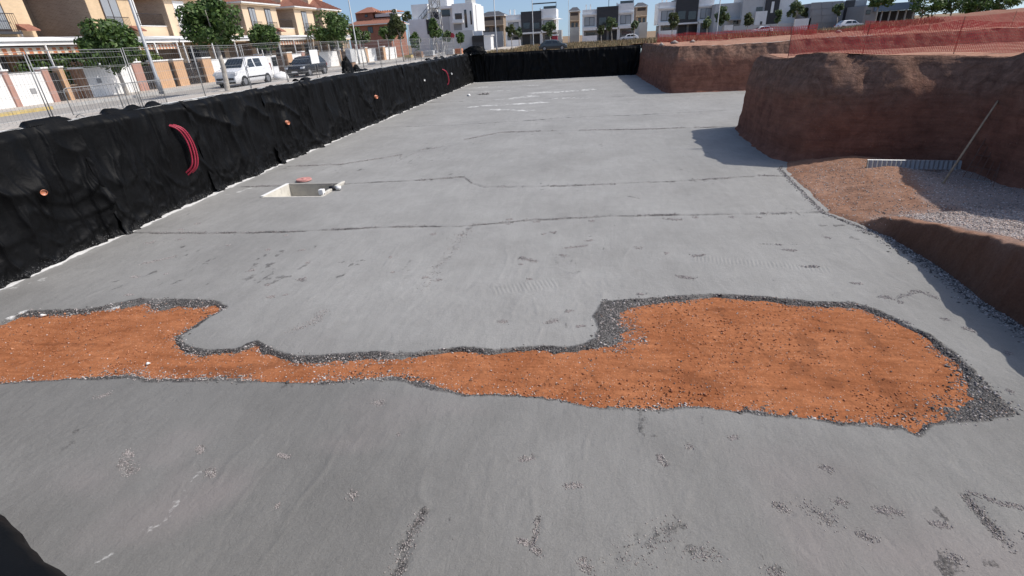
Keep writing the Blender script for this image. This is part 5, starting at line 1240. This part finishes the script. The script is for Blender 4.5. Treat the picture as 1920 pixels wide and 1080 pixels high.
def modern(Y, lab, xl0, xl1, xc1, xr1, ytl, ytc, ytr, yw0, yw1, yg, slope):
    """semi-detached pair: white left wing, black middle, white right wing, dark ground floor behind white piers"""
    o = empty('modern_house', (gy((xl0+xr1)/2, yg, Y)[0], Y, ZG), lab, 'house', 'black and white modern houses')
    sh = lambda x: -(x-(xl0+xr1)/2)*.06          # the picture leans a little
    fbox(o, 'left_wing', 'white2', xl0, ytl+sh(xl0), xl1, yw1+9, Y, 0, 9); fbox(o, 'centre_block', 'dark', xl1, ytc, xc1, yw1+5, Y, .5, 9); fbox(o, 'right_wing', 'white2', xc1, ytr+sh(xr1), xr1, yw1+9+sh(xr1), Y, 0, 9)
    fbox(o, 'ground_floor', 'grey', xl0+.3, yw1+8, xr1-.3, 'G', Y, -1.6, 7)
    for (a, b_) in ((xl0, xl1), (xc1, xr1)):
        s = sh((a+b_)/2); w_ = b_-a
        window(o, a+w_*.14, yw0+s, b_-w_*.16, yw1+s, Y, .06, 2, 'dark', 'curtain')
        fbox(o, 'parapet_band', 'white', a-.6, yw0-6+s, b_+.6, yw0-3+s, Y, .35, .5)
        fbox(o, 'balcony_front', 'white', a-.3, yw1+2+s, b_+.3, yw1+8+s, Y, .7, .5)
        fbox(o, 'pier', 'white', a-.2, yw1+8+s, a+2.6, 'G', Y, .5, .5)
        fbox(o, 'ground_window', 'glass', a+w_*.25, yw1+12+s, b_-w_*.15, yw1+20+s, Y, -1.5, .1)
    fbox(o, 'pier', 'white', xc1-2.2, yw1+5, xc1-.6, 'G', Y, .6, .5)
    for k in range(2):
        a = xl1+(xc1-xl1)*(.08+.47*k); b_ = a+(xc1-xl1)*.37
        window(o, a, yw0+2, b_, yw1, Y, .56, 1, 'dark', 'glass')
        fbox(o, 'garage_door', 'dark', a, yw1+10, b_, 'G', Y, -1.45, .1)
    fbox(o, 'canopy_beam', 'white', xl1-1, yw1+5.2, xc1+1, yw1+8.2, Y, .7, 2.3)
    fbox(o, 'garden_wall', 'white2', xl0+2, yw1+20, xl1, 'G', Y, 5, .2)
    fbox(o, 'stair_wall', 'lgrey', xr1, yw1+4+sh(xr1), xr1+10, 'G', Y, -1, 5)
    # roof terrace frame and chimneys
    b0 = xl1+(xc1-xl1)*.55
    for x in (b0, xr1-.8): fbox(o, 'frame_post', 'dark', x, ytc-15, x+1.0, ytc+2, Y, -1.0, .15)
    fbox(o, 'frame_beam', 'dark', b0, ytc-16.2, xr1+.2, ytc-14, Y, -1.02, .2)
    for x in (xl0+6, xl0+14, xc1-3): fbox(o, 'chimney', 'white', x, ytl-9+sh(x), x+2.4, ytl+1+sh(x), Y, -3, .6)
    fbox(o, 'roof_rail', 'glass', xc1+4, ytr-5+sh(xr1), xr1-1, ytr+1+sh(xr1), Y, -.3, .05)
    return o
modern(140, 'black and white modern house with parasol on its roof terrace', 949, 977, 1015, 1043, 25, 21, 19, 40, 55, 82, 0)
modern(140, 'black and white modern house above the small white hatchback', 1092, 1119, 1159, 1188, 15, 12, 9, 30, 47, 78, 0)
modern(138, 'black and white modern house behind the low orange-red net', 1235, 1267, 1309, 1338, 1, -3, -6, 18, 37, 72, 0)
# parasol on the first house's terrace
o = empty('parasol', gy(1044, 60, 139), 'white parasol open on the roof terrace of the first modern house', 'parasol'); p = gy(1045, 33, 139); p2 = gy(1045, 36.5, 139)
e = abs(gy(1056, 35, 139)[0]-p[0]); n = 8
MB().add([tuple(p)]+[(p[0]+e*math.cos(2*math.pi*k/n), p[1]+e*math.sin(2*math.pi*k/n), p2[2]) for k in range(n)], [(0, 1+k, 1+(k+1) % n) for k in range(n)]+[tuple(range(n, 0, -1))]).build('canopy', M['white'], o)
MB().bar((p[0], p[1], p2[2]), (p[0], p[1], p2[2]-3), .06, 6).build('pole', M['white'], o)
def hip_house(Y, x0, x1, yr, ye, yb, lab, wall, roof='tiled', band=None):
    o = empty('hip_roof_house', (gy((x0+x1)/2, 60, Y)[0], Y, ZG), lab, 'house', 'brown houses with dark hip roofs')
    fbox(o, 'wall', wall, x0, ye, x1, 'G', Y, 0, 9)
    a = gy(x0-2, ye, Y)[0]; b_ = gy(x1+2, ye, Y)[0]; ze = gy((x0+x1)/2, ye, Y)[2]; zr = gy((x0+x1)/2, yr, Y)[2]; w_ = (b_-a)*.3
    MB().add([(a,Y-.6,ze),(b_,Y-.6,ze),(b_,Y+9.6,ze),(a,Y+9.6,ze),(a+w_,Y+4.5,zr),(b_-w_,Y+4.5,zr)], [(0,3,2,1),(0,1,5,4),(1,2,5),(2,3,4,5),(3,0,4)]).build('roof', M[roof], o)
    fbox(o, 'eaves', 'white', x0-1.6, ye-.3, x1+1.6, ye+1.6, Y, .5, 9.9)
    h_ = (80-ye)
    fbox(o, 'loggia', 'darkwood', x0+(x1-x0)*.12, ye+3.5, x1-(x1-x0)*.12, ye+9, Y, .05, .3)
    fbox(o, 'balcony_front', 'brick', x0, ye+9.5, x1, ye+18, Y, .8, .6); fbox(o, 'balcony_cap', 'creamp', x0-.3, ye+18, x1+.3, ye+19.5, Y, .9, .8)
    window(o, x0+(x1-x0)*.18, ye+22, x0+(x1-x0)*.45, ye+32, Y, .05, 2); window(o, x0+(x1-x0)*.6, ye+22, x0+(x1-x0)*.85, ye+32, Y, .05, 2)
    fbox(o, 'lower_wall', 'lgrey', x0, ye+31, x1, 'G', Y, .6, .5)
    return o
hip_house(150, 896, 944, 20, 29, 80, 'brown brick house with dark hip roof beside the black container', 'olive')
hip_house(150, 1068, 1086, 12, 20, 80, 'narrow brown house between the first two modern houses', 'brick')
hip_house(150, 1193, 1213, 3, 11, 80, 'narrow brown house beside the third modern house', 'brick')
# ---------------------------------------------------------------- red brick house with terracotta roofs
o = empty('red_house', (-41, 100, ZG), 'red brick house with terracotta roofs and a small tower', 'house'); Y = 100
fbox(o, 'wall', 'brickred', 655, 45, 732, 'G', Y, 0, 9); fbox(o, 'tower', 'brickred', 667, 24, 699, 40, Y, -2.5, 5)
def hiproof(par, x0, x1, yr, ye, Y, off, dep, mat, frac):
    a = gy(x0, ye, Y-off)[0]; b_ = gy(x1, ye, Y-off)[0]; ze = gy((x0+x1)/2, ye, Y-off)[2]; zr = gy((x0+x1)/2, yr, Y-off)[2]; y0_ = Y-off; w_ = (b_-a)*frac
    MB().add([(a,y0_,ze),(b_,y0_,ze),(b_,y0_+dep,ze),(a,y0_+dep,ze),(a+w_,y0_+dep/2,zr),(b_-w_,y0_+dep/2,zr)], [(0,3,2,1),(0,1,5,4),(1,2,5),(2,3,4,5),(3,0,4)]).build('roof', M[mat], par)
hiproof(o, 650, 735, 31, 45, Y, .7, 9, 'tile', .16); hiproof(o, 664, 702, 12, 24, Y, -2, 6, 'tile', .38)
fbox(o, 'eaves', 'white', 650, 45, 735, 47, Y, .65, 10)
window(o, 690, 50, 699, 62, Y, .06, 2); window(o, 712, 50, 720, 62, Y, .06, 2); window(o, 684, 27, 689, 32, Y, -2.4, 1)
for k in range(9): fbox(o, 'pergola_beam', 'terra', 703+k*4.5, 20.5-.25*k, 705+k*4.5, 22.5-.25*k, Y, -2, 5)
fbox(o, 'white_parapet', 'white', 703, 25, 742, 31, Y, -3, 5); fbox(o, 'pergola_wall', 'white', 735, 17, 743, 32, Y, -2, .4)
# ---------------------------------------------------------------- white cubic house with outside stair
o = empty('white_house', (-31, 115, ZG), 'white cubic house with outside stair behind the lattice pylon', 'house'); Y = 115
fbox(o, 'stair_tower', 'white', 772, 8, 803, 40, Y, -3, 8); fbox(o, 'garage_block', 'white2', 767, 36, 803, 'G', Y, .0, 6)
fbox(o, 'pavilion', 'white', 803, -6, 838, 14, Y, -4, 6)
fbox(o, 'stair_block', 'white2', 803, 24, 828, 'G', Y, -1, 8); fbox(o, 'dark_panel', 'dark', 806, 22, 822, 36, Y, -.9, .3); fbox(o, 'dark_gate', 'dark', 800, 36, 812, 64, Y, .1, .3)
fbox(o, 'main_block', 'white', 828, 12, 849, 'G', Y, .5, 9); fbox(o, 'wing', 'white', 848, 6, 887, 'G', Y, 1.5, 9); fbox(o, 'wing_side', 'white', 878, 9, 894, 58, Y, -1, 8)
fbox(o, 'corner_window', 'glass', 827, 18, 843.5, 31, Y, .62, .2); fbox(o, 'roof_slab', 'white', 824, 11, 848, 16, Y, 1.3, 3)
fbox(o, 'grey_panel', 'lgrey', 829, 31, 843, 60, Y, .6, .2)
window(o, 853, 25, 866, 36, Y, 1.56, 2); fbox(o, 'balcony', 'white', 847, 37, 868, 43, Y, 2.5, 1.1)
fbox(o, 'slit_window', 'glass', 871, 18, 875.5, 52, Y, 1.55, .1); fbox(o, 'slit_window', 'glass', 881.5, 20, 884.5, 46, Y, 1.55, .1); fbox(o, 'porch_shade', 'grey', 851, 45, 866, 57, Y, 1.54, .1)
fbox(o, 'forecourt_wall', 'lgrey', 826, 58, 888, 'G', Y, 6, .3); fbox(o, 'forecourt_wall', 'white2', 888, 58, 906, 'G', Y, 5, .3)
fbox(o, 'roof_terrace', 'lgrey', 872, -2, 884, 6, Y, 0, 4)
for k in range(10):
    a = gy(787+k*1.7, 36-k*2.1, Y+2); MB().box(a[0], a[0]+.25, Y+2, Y+3.5, a[2]-.3, a[2]).build('stair_tread', M['lgrey'], o)
a = gy(785, 33, Y+1.8); b_ = gy(804, 10, Y+1.8); MB().bar(a, b_, .05, 6).build('handrail', M['dark'], o)
for k in range(5): c = Vector(a).lerp(Vector(b_), k/4); MB().bar(c, c-Vector((0, 0, 1.0)), .035, 5).build('rail_post', M['dark'], o)
# lattice pylon
Yp = 96.; xb0, xb1 = gy(813, 92, Yp)[0], gy(831, 92, Yp)[0]; hw = (xb1-xb0)/2; cx = (xb0+xb1)/2; cx2 = gy(816.5, 5, Yp)[0]; 
o = empty('lattice_pylon', (cx, Yp, ZG), 'grey steel lattice pylon in front of the white cubic house', 'pylon')
cxa = (cx+cx2)/2; Ht = 14.; hw2 = hw*.72
def lv(t, sx, sy): h_ = hw+(hw2-hw)*t; return Vector((cxa+sx*h_, Yp+sy*h_, ZG+Ht*t))
for sx in (-1, 1):
    for sy in (-1, 1): MB().bar(lv(0, sx, sy), lv(1, sx, sy), .07, 4).build('leg', M['metal'], o)
N = 9
for k in range(N):
    a, b_ = k/N, (k+1)/N
    for (s0, s1) in (((-1,-1),(1,-1)),((1,-1),(1,1)),((1,1),(-1,1)),((-1,1),(-1,-1))):
        MB().bar(lv(a, *s0), lv(b_, *s1), .045, 4).build('brace', M['metal'], o); MB().bar(lv(a, *s1), lv(b_, *s0), .045, 4).build('brace', M['metal'], o)
# black container, white kiosk, red cabin
def boxthing(name, lab, cat, mat, x0, y0, x1, y1, Y, depth, ribs=0, rmat='iron', extra=None):
    o = empty(name, (gy((x0+x1)/2, 80, Y)[0], Y, ZG), lab, cat); fbox(o, 'shell', mat, x0, y0, x1, 'G', Y, 0, depth)
    for k in range(ribs): fbox(o, 'slat', rmat, x0+.5, y0+3+k*(76-y0)/ribs, x1-.5, y0+3+(k+.5)*(76-y0)/ribs, Y, .07, .09)
    fbox(o, 'roof_edge', 'plastic' if mat == 'dark' else 'white2', x0-.4, y0-1.5, x1+.4, y0, Y, .15, depth+.3); return o
boxthing('storage_container', 'black slatted container beside the white kiosk', 'container', 'dark', 886, 68, 907, 90, 108, 4, 6)
boxthing('site_kiosk', 'plain white kiosk beside the black container', 'kiosk', 'white', 908, 67, 921, 89, 108, 3)
o = boxthing('portable_cabin', 'crimson portable cabin behind the grey parked car', 'cabin', 'redplastic', 1035, 67, 1045, 82, 118, 1.3); fbox(o, 'roof_cap', 'white', 1034, 64.6, 1046, 66.8, 118, .1, 1.5); fbox(o, 'door', 'redplastic', 1037, 69, 1043, 82, 118, .04, .05)
# grey buildings on the right
o = empty('concrete_house', (44, 130, ZG), 'pale concrete house with a black tower and white slit', 'house'); Y = 132
fbox(o, 'left_block', 'lgrey', 1340, 6, 1395, 'G', Y, -2, 9); fbox(o, 'middle_block', 'lgrey', 1393, -6, 1436, 'G', Y, 0, 9); fbox(o, 'tower', 'dark', 1435, -8, 1460, 46, Y, .6, 8); fbox(o, 'slit', 'white', 1446, 3, 1451, 24, Y, .68, .1)
fbox(o, 'right_block', 'white', 1459, -4, 1494, 'G', Y, 0, 9); fbox(o, 'porch_wall', 'white', 1416, 21, 1437, 50, Y, 1.5, .4); fbox(o, 'porch_window', 'glass', 1425, 40, 1429, 47, Y, 1.56, .1)
fbox(o, 'window', 'glass', 1418, 13, 1430, 21, Y, .07, .1); fbox(o, 'window', 'glass', 1375, 38, 1384, 45, Y, -1.9, .1); fbox(o, 'canopy', 'grey', 1368, 36, 1390, 38, Y, 0, 2)
fbox(o, 'boundary_wall', 'lgrey', 1374, 46, 1486, 'G', Y, 5, .25); fbox(o, 'boundary_wall', 'white2', 1486, 35, 1517, 'G', Y, 6, .25); fbox(o, 'sign_board', 'white', 1358, 47, 1374, 58, Y, 5, .1)
o = empty('grey_warehouse', (58, 125, ZG), 'grey panelled warehouse behind the white estate car', 'warehouse'); Y = 126
fbox(o, 'shell', 'grey', 1520, 3, 1621, 'G', Y, 0, 14)
for k in range(5):
    for j in range(3):
        if k == 3: continue
        fbox(o, 'panel', 'grey', 1521+k*20, 4.5-1.2*k+j*13, 1540+k*20, 16.5-1.2*k+j*13, Y, .08, .1)
fbox(o, 'gate', 'metal', 1528, 42, 1566, 'G', Y, .12, .1); fbox(o, 'pilaster', 'dark', 1583, 0, 1600, 40, Y, .2, .2)
o = empty('workshop_shed', (68, 118, ZG), 'low workshop shed with blue sheet roof edge behind the earth mound', 'shed'); Y = 118
fbox(o, 'wall', 'grey', 1619, 10, 1645, 'G', Y, 0, 8); fbox(o, 'bay_shade', 'dark', 1644, 20, 1712, 'G', Y, -1.5, 6); fbox(o, 'roof_fascia', 'bluepanel', 1642, 5, 1724, 19, Y, .5, 8)  # dark solid box paints the shade under the shed roof
for k in range(5): fbox(o, 'post', 'lgrey', 1650+k*15, 18-k*.8, 1652+k*15, 'G', Y, 0, .3)
window(o, 1624, 19, 1632, 27, Y, .06, 1)
# ---------------------------------------------------------------- far cars
HATP = [(0, .62), (.10, .80), (.85, .95), (1.5, 1.38), (2.1, 1.46), (3.2, 1.42), (3.95, .98), (4.15, .66)]
car.wind = (2, 3); car.rear = (5, 6)
WIN = [(1.35, 2.2, 1.62, 2.2), (2.3, 3.4, 2.3, 3.1)]
q = gz(1036, 94, 3.3); car((q[0]+2.2, q[1], 3.28), 184, 4.25, 1.74, HATP, .93, WIN, M['cargrey'], 'dark grey car parked behind the far wall beside a white trunked tree', .31, (.18, .8), .2)
q = gy(1180, 75, 128); car((q[0]-2.1, 128, ZG), 2, 4.1, 1.7, HATP, .93, WIN, M['carwhite'], 'small white hatchback in front of the second modern house', .31, (.18, .8), .2)
q = gy(1588, 56, 111); car((q[0]+2.4, 111, 3.35), 183, 4.5, 1.8, SUVP, .98, WIN, M['carwhite'], 'white estate car parked in front of the grey warehouse', .33, (.18, .8), .22)
q = gy(1429, 56, 120); car((q[0]-2.1, 120, 3.25), 2, 4.1, 1.7, HATP, .93, WIN, M['carwhite'], 'white car half hidden by the grass before the pale concrete house', .31, (.18, .8), .2)
# ---------------------------------------------------------------- far trees
FT = [((961,96),(957,57),10,13,92,'small tree before the first modern house with thin trunk'),((974,88),(973,61),8,10,104,'dark small tree beside the first modern house'),((1034,92),(1029,53),14,15,90,'round tree with whitewashed trunk by the grey car'),
 ((1127,82),(1127,56),8,10,118,'low tree before the second modern house'),((1147,84),(1146,45),12,16,112,'pale green tree with tall crown before the second modern house'),((1189,70),(1190,48),8,10,124,'small tree above the white hatchback'),
 ((1259,75),(1261,39),15,17,112,'dense tree before the third modern house'),((1326,68),(1326,42),9,12,118,'small round tree at the third modern house corner'),((1354,70),(1357,27),15,20,108,'tall wispy tree beside the bare earth lamp'),
 ((1401,60),(1403,36),13,13,114,'spreading tree before the pale concrete house'),((1458,50),(1459,30),8,13,120,'slim tree before the black tower'),((1488,55),(1492,17),15,19,112,'bushy tree beside the grey warehouse wall'),((1511,45),(1511,25),10,11,128,'distant bush between the white wall and warehouse'),
 ((1571,45),(1571,18),12,13,120,'tree in front of the grey warehouse panels'),((838,100),(838,68),9,11,88,'spiky palm like shrub by the stop sign'),((763,60),(765,30),9,13,140,'olive tree behind the red brick house')]
for k, (b_, c, rx, ry, Y, lab) in enumerate(FT):
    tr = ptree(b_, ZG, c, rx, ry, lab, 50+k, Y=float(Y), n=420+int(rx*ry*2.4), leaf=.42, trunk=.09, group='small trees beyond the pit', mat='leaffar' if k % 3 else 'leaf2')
for k, (c, rx, ry) in enumerate([((1735,6),32,18),((1790,4),30,18),((1835,6),28,16),((1880,2),30,16),((1650,0),22,10)]):
    p = gy(*c, 112.); s = 1/9.
    tree((p[0], 112, 3.2), p, (rx*s*1.0, rx*s, ry*s*1.1), ['dark tree rising behind the earth mound beside the shed', 'dense dark tree behind the middle of the mound', 'broad dark tree behind the mound beside the white gable', 'dark tree on the far side of the mound top', 'tree behind the blue roofed shed'][k], 90+k, n=1600, leaf=.45, trunk=.16, group='dark trees behind the mound')
# dry grass on the verge and field
r = np.random.default_rng(12)
def grass(name, x0, x1, y0, y1, n, hgt, zf):
    x = r.uniform(x0, x1, n); y = r.uniform(y0, y1, n); z = zf(x, y); k = sstep(-.35, .25, fbm(x*.35, y*.35, 120, 3)); s = r.random(n) < .2+.8*k; x, y, z = x[s], y[s], z[s]; n = len(x)
    a = r.uniform(0, 6.28, n); w_ = r.uniform(.04, .10, n); h_ = hgt*r.uniform(.45, 1.2, n); lx, ly = r.normal(0, .22, n)*h_, r.normal(0, .22, n)*h_
    V = np.stack([np.stack([x-np.cos(a)*w_, y-np.sin(a)*w_, z-.03], 1), np.stack([x+np.cos(a)*w_, y+np.sin(a)*w_, z-.03], 1), np.stack([x+lx, y+ly, z+h_], 1)], 1).reshape(-1, 3)
    tag(np_mesh(name, V, np.arange(3*n).reshape(n, 3), M['grass'], None, False), kind='stuff')
zver = lambda x, y: 3.36-.12*sstep(76, 92, y)
grass('dry_grass', -17, 6.5, 75.2, 86, 4000, .14, zver); grass('dry_grass', -17, 6.5, 86, 97, 9000, .5, zver); grass('dry_grass', -15, 34, 97, 128, 22000, .6, lambda x, y: 3.22+0*x); grass('dry_grass', 7, 40, 70, 96, 22000, .6, ztop)
# ---------------------------------------------------------------- odds and ends at the end of the street
def sign(p, h_, lab, shape):
    o = empty('road_sign', p, lab, 'road sign'); x, y, z = p; MB().bar((x, y, z), (x, y, z+h_), .04, 8).build('post', M['metal'], o)
    if shape == 'stop':
        pl = MB().tube([(x, y-.06, z+h_), (x, y-.03, z+h_)], .42, 8).build('plate', M['redplastic'], o); MB().tube([(x, y-.085, z+h_), (x, y-.062, z+h_)], .40, 8).build('face', M['redplastic'], pl)
    else:
        pl = MB().box(x-.42, x+.42, y-.06, y-.03, z+h_-.45, z+h_+.4).build('plate', M['bluepanel'], o)
        MB().add([(x-.28, y-.07, z+h_-.3), (x+.28, y-.07, z+h_-.3), (x, y-.07, z+h_+.25)], [(0, 1, 2)]).build('symbol', M['white'], pl)
p = gy(848, 67, 88); sign((p[0], 88, 3.3), p[2]-3.3, 'round red road sign at the street end before the white house', 'stop')
p = gy(826, 68, 88); sign((p[0], 88, 3.3), p[2]-3.3, 'square blue crossing sign beside the lattice pylon', 'x')
o = empty('leaning_plank', gx(832, 108, -17.6), 'white plank leaning outward behind the site fence', 'plank'); a = gx(832, 109, -17.4); b_ = gx(820, 97, -17.4)
MB().bar(a, b_, .11, 4).build('board', M['white'], o)
for k, (px0, px1, mt, nm, lab) in enumerate([(757,770,'yellow','crate','yellow plastic crate on the ground at the street end'),(775,790,'stone','pallet','pallet of brown blocks beside the yellow crate'),(795,812,'lgrey','pallet','pallet of pale blocks behind the young slender tree'),(836,850,'lgrey','pallet','low pallet of grey blocks below the road signs'),(852,866,'terra','pallet','pallet of terracotta bricks near the membrane corner')]):
    a = gy(px0, 100, 76+2*k); b_ = gy(px1, 100, 76+2*k); Yk = 76+2*k; o = empty('block_'+nm if nm == 'pallet' else 'plastic_crate', (a[0], Yk, Zp), lab, nm, 'building materials at the street end')
    MB().box(a[0], b_[0], Yk, Yk+1, Zp, Zp+.12).build('base', M['wood'], o)
    rows, cols = (2, 4) if nm == 'pallet' else (1, 1)
    for i in range(rows):
        for j in range(cols):
            w_ = (b_[0]-a[0])/cols; MB().box(a[0]+j*w_+.01, a[0]+(j+1)*w_-.01, Yk+.03, Yk+.97, Zp+.12+i*.36, Zp+.12+(i+1)*.36-.02).build('block' if nm == 'pallet' else 'body', M[mt], o)
for k, (px, py) in enumerate([(1240,83),(1265,80),(1500,62),(1290,76)]):
    q = gz(px, py, 3.9); 
    o = pebbles('site_boulder', np.array([[q[0], min(q[1], 62+k), topz(q[0], min(q[1], 62+k))+.1]]), [.3+.1*(k % 2)], M['pebpale'], .7, 60+k); del o['kind']; tag(o, 'pale boulder lying on the bare earth '+['by the cut corner', 'beside the first pale boulder', 'near the staked net', 'beside the low net'][k], 'boulder')
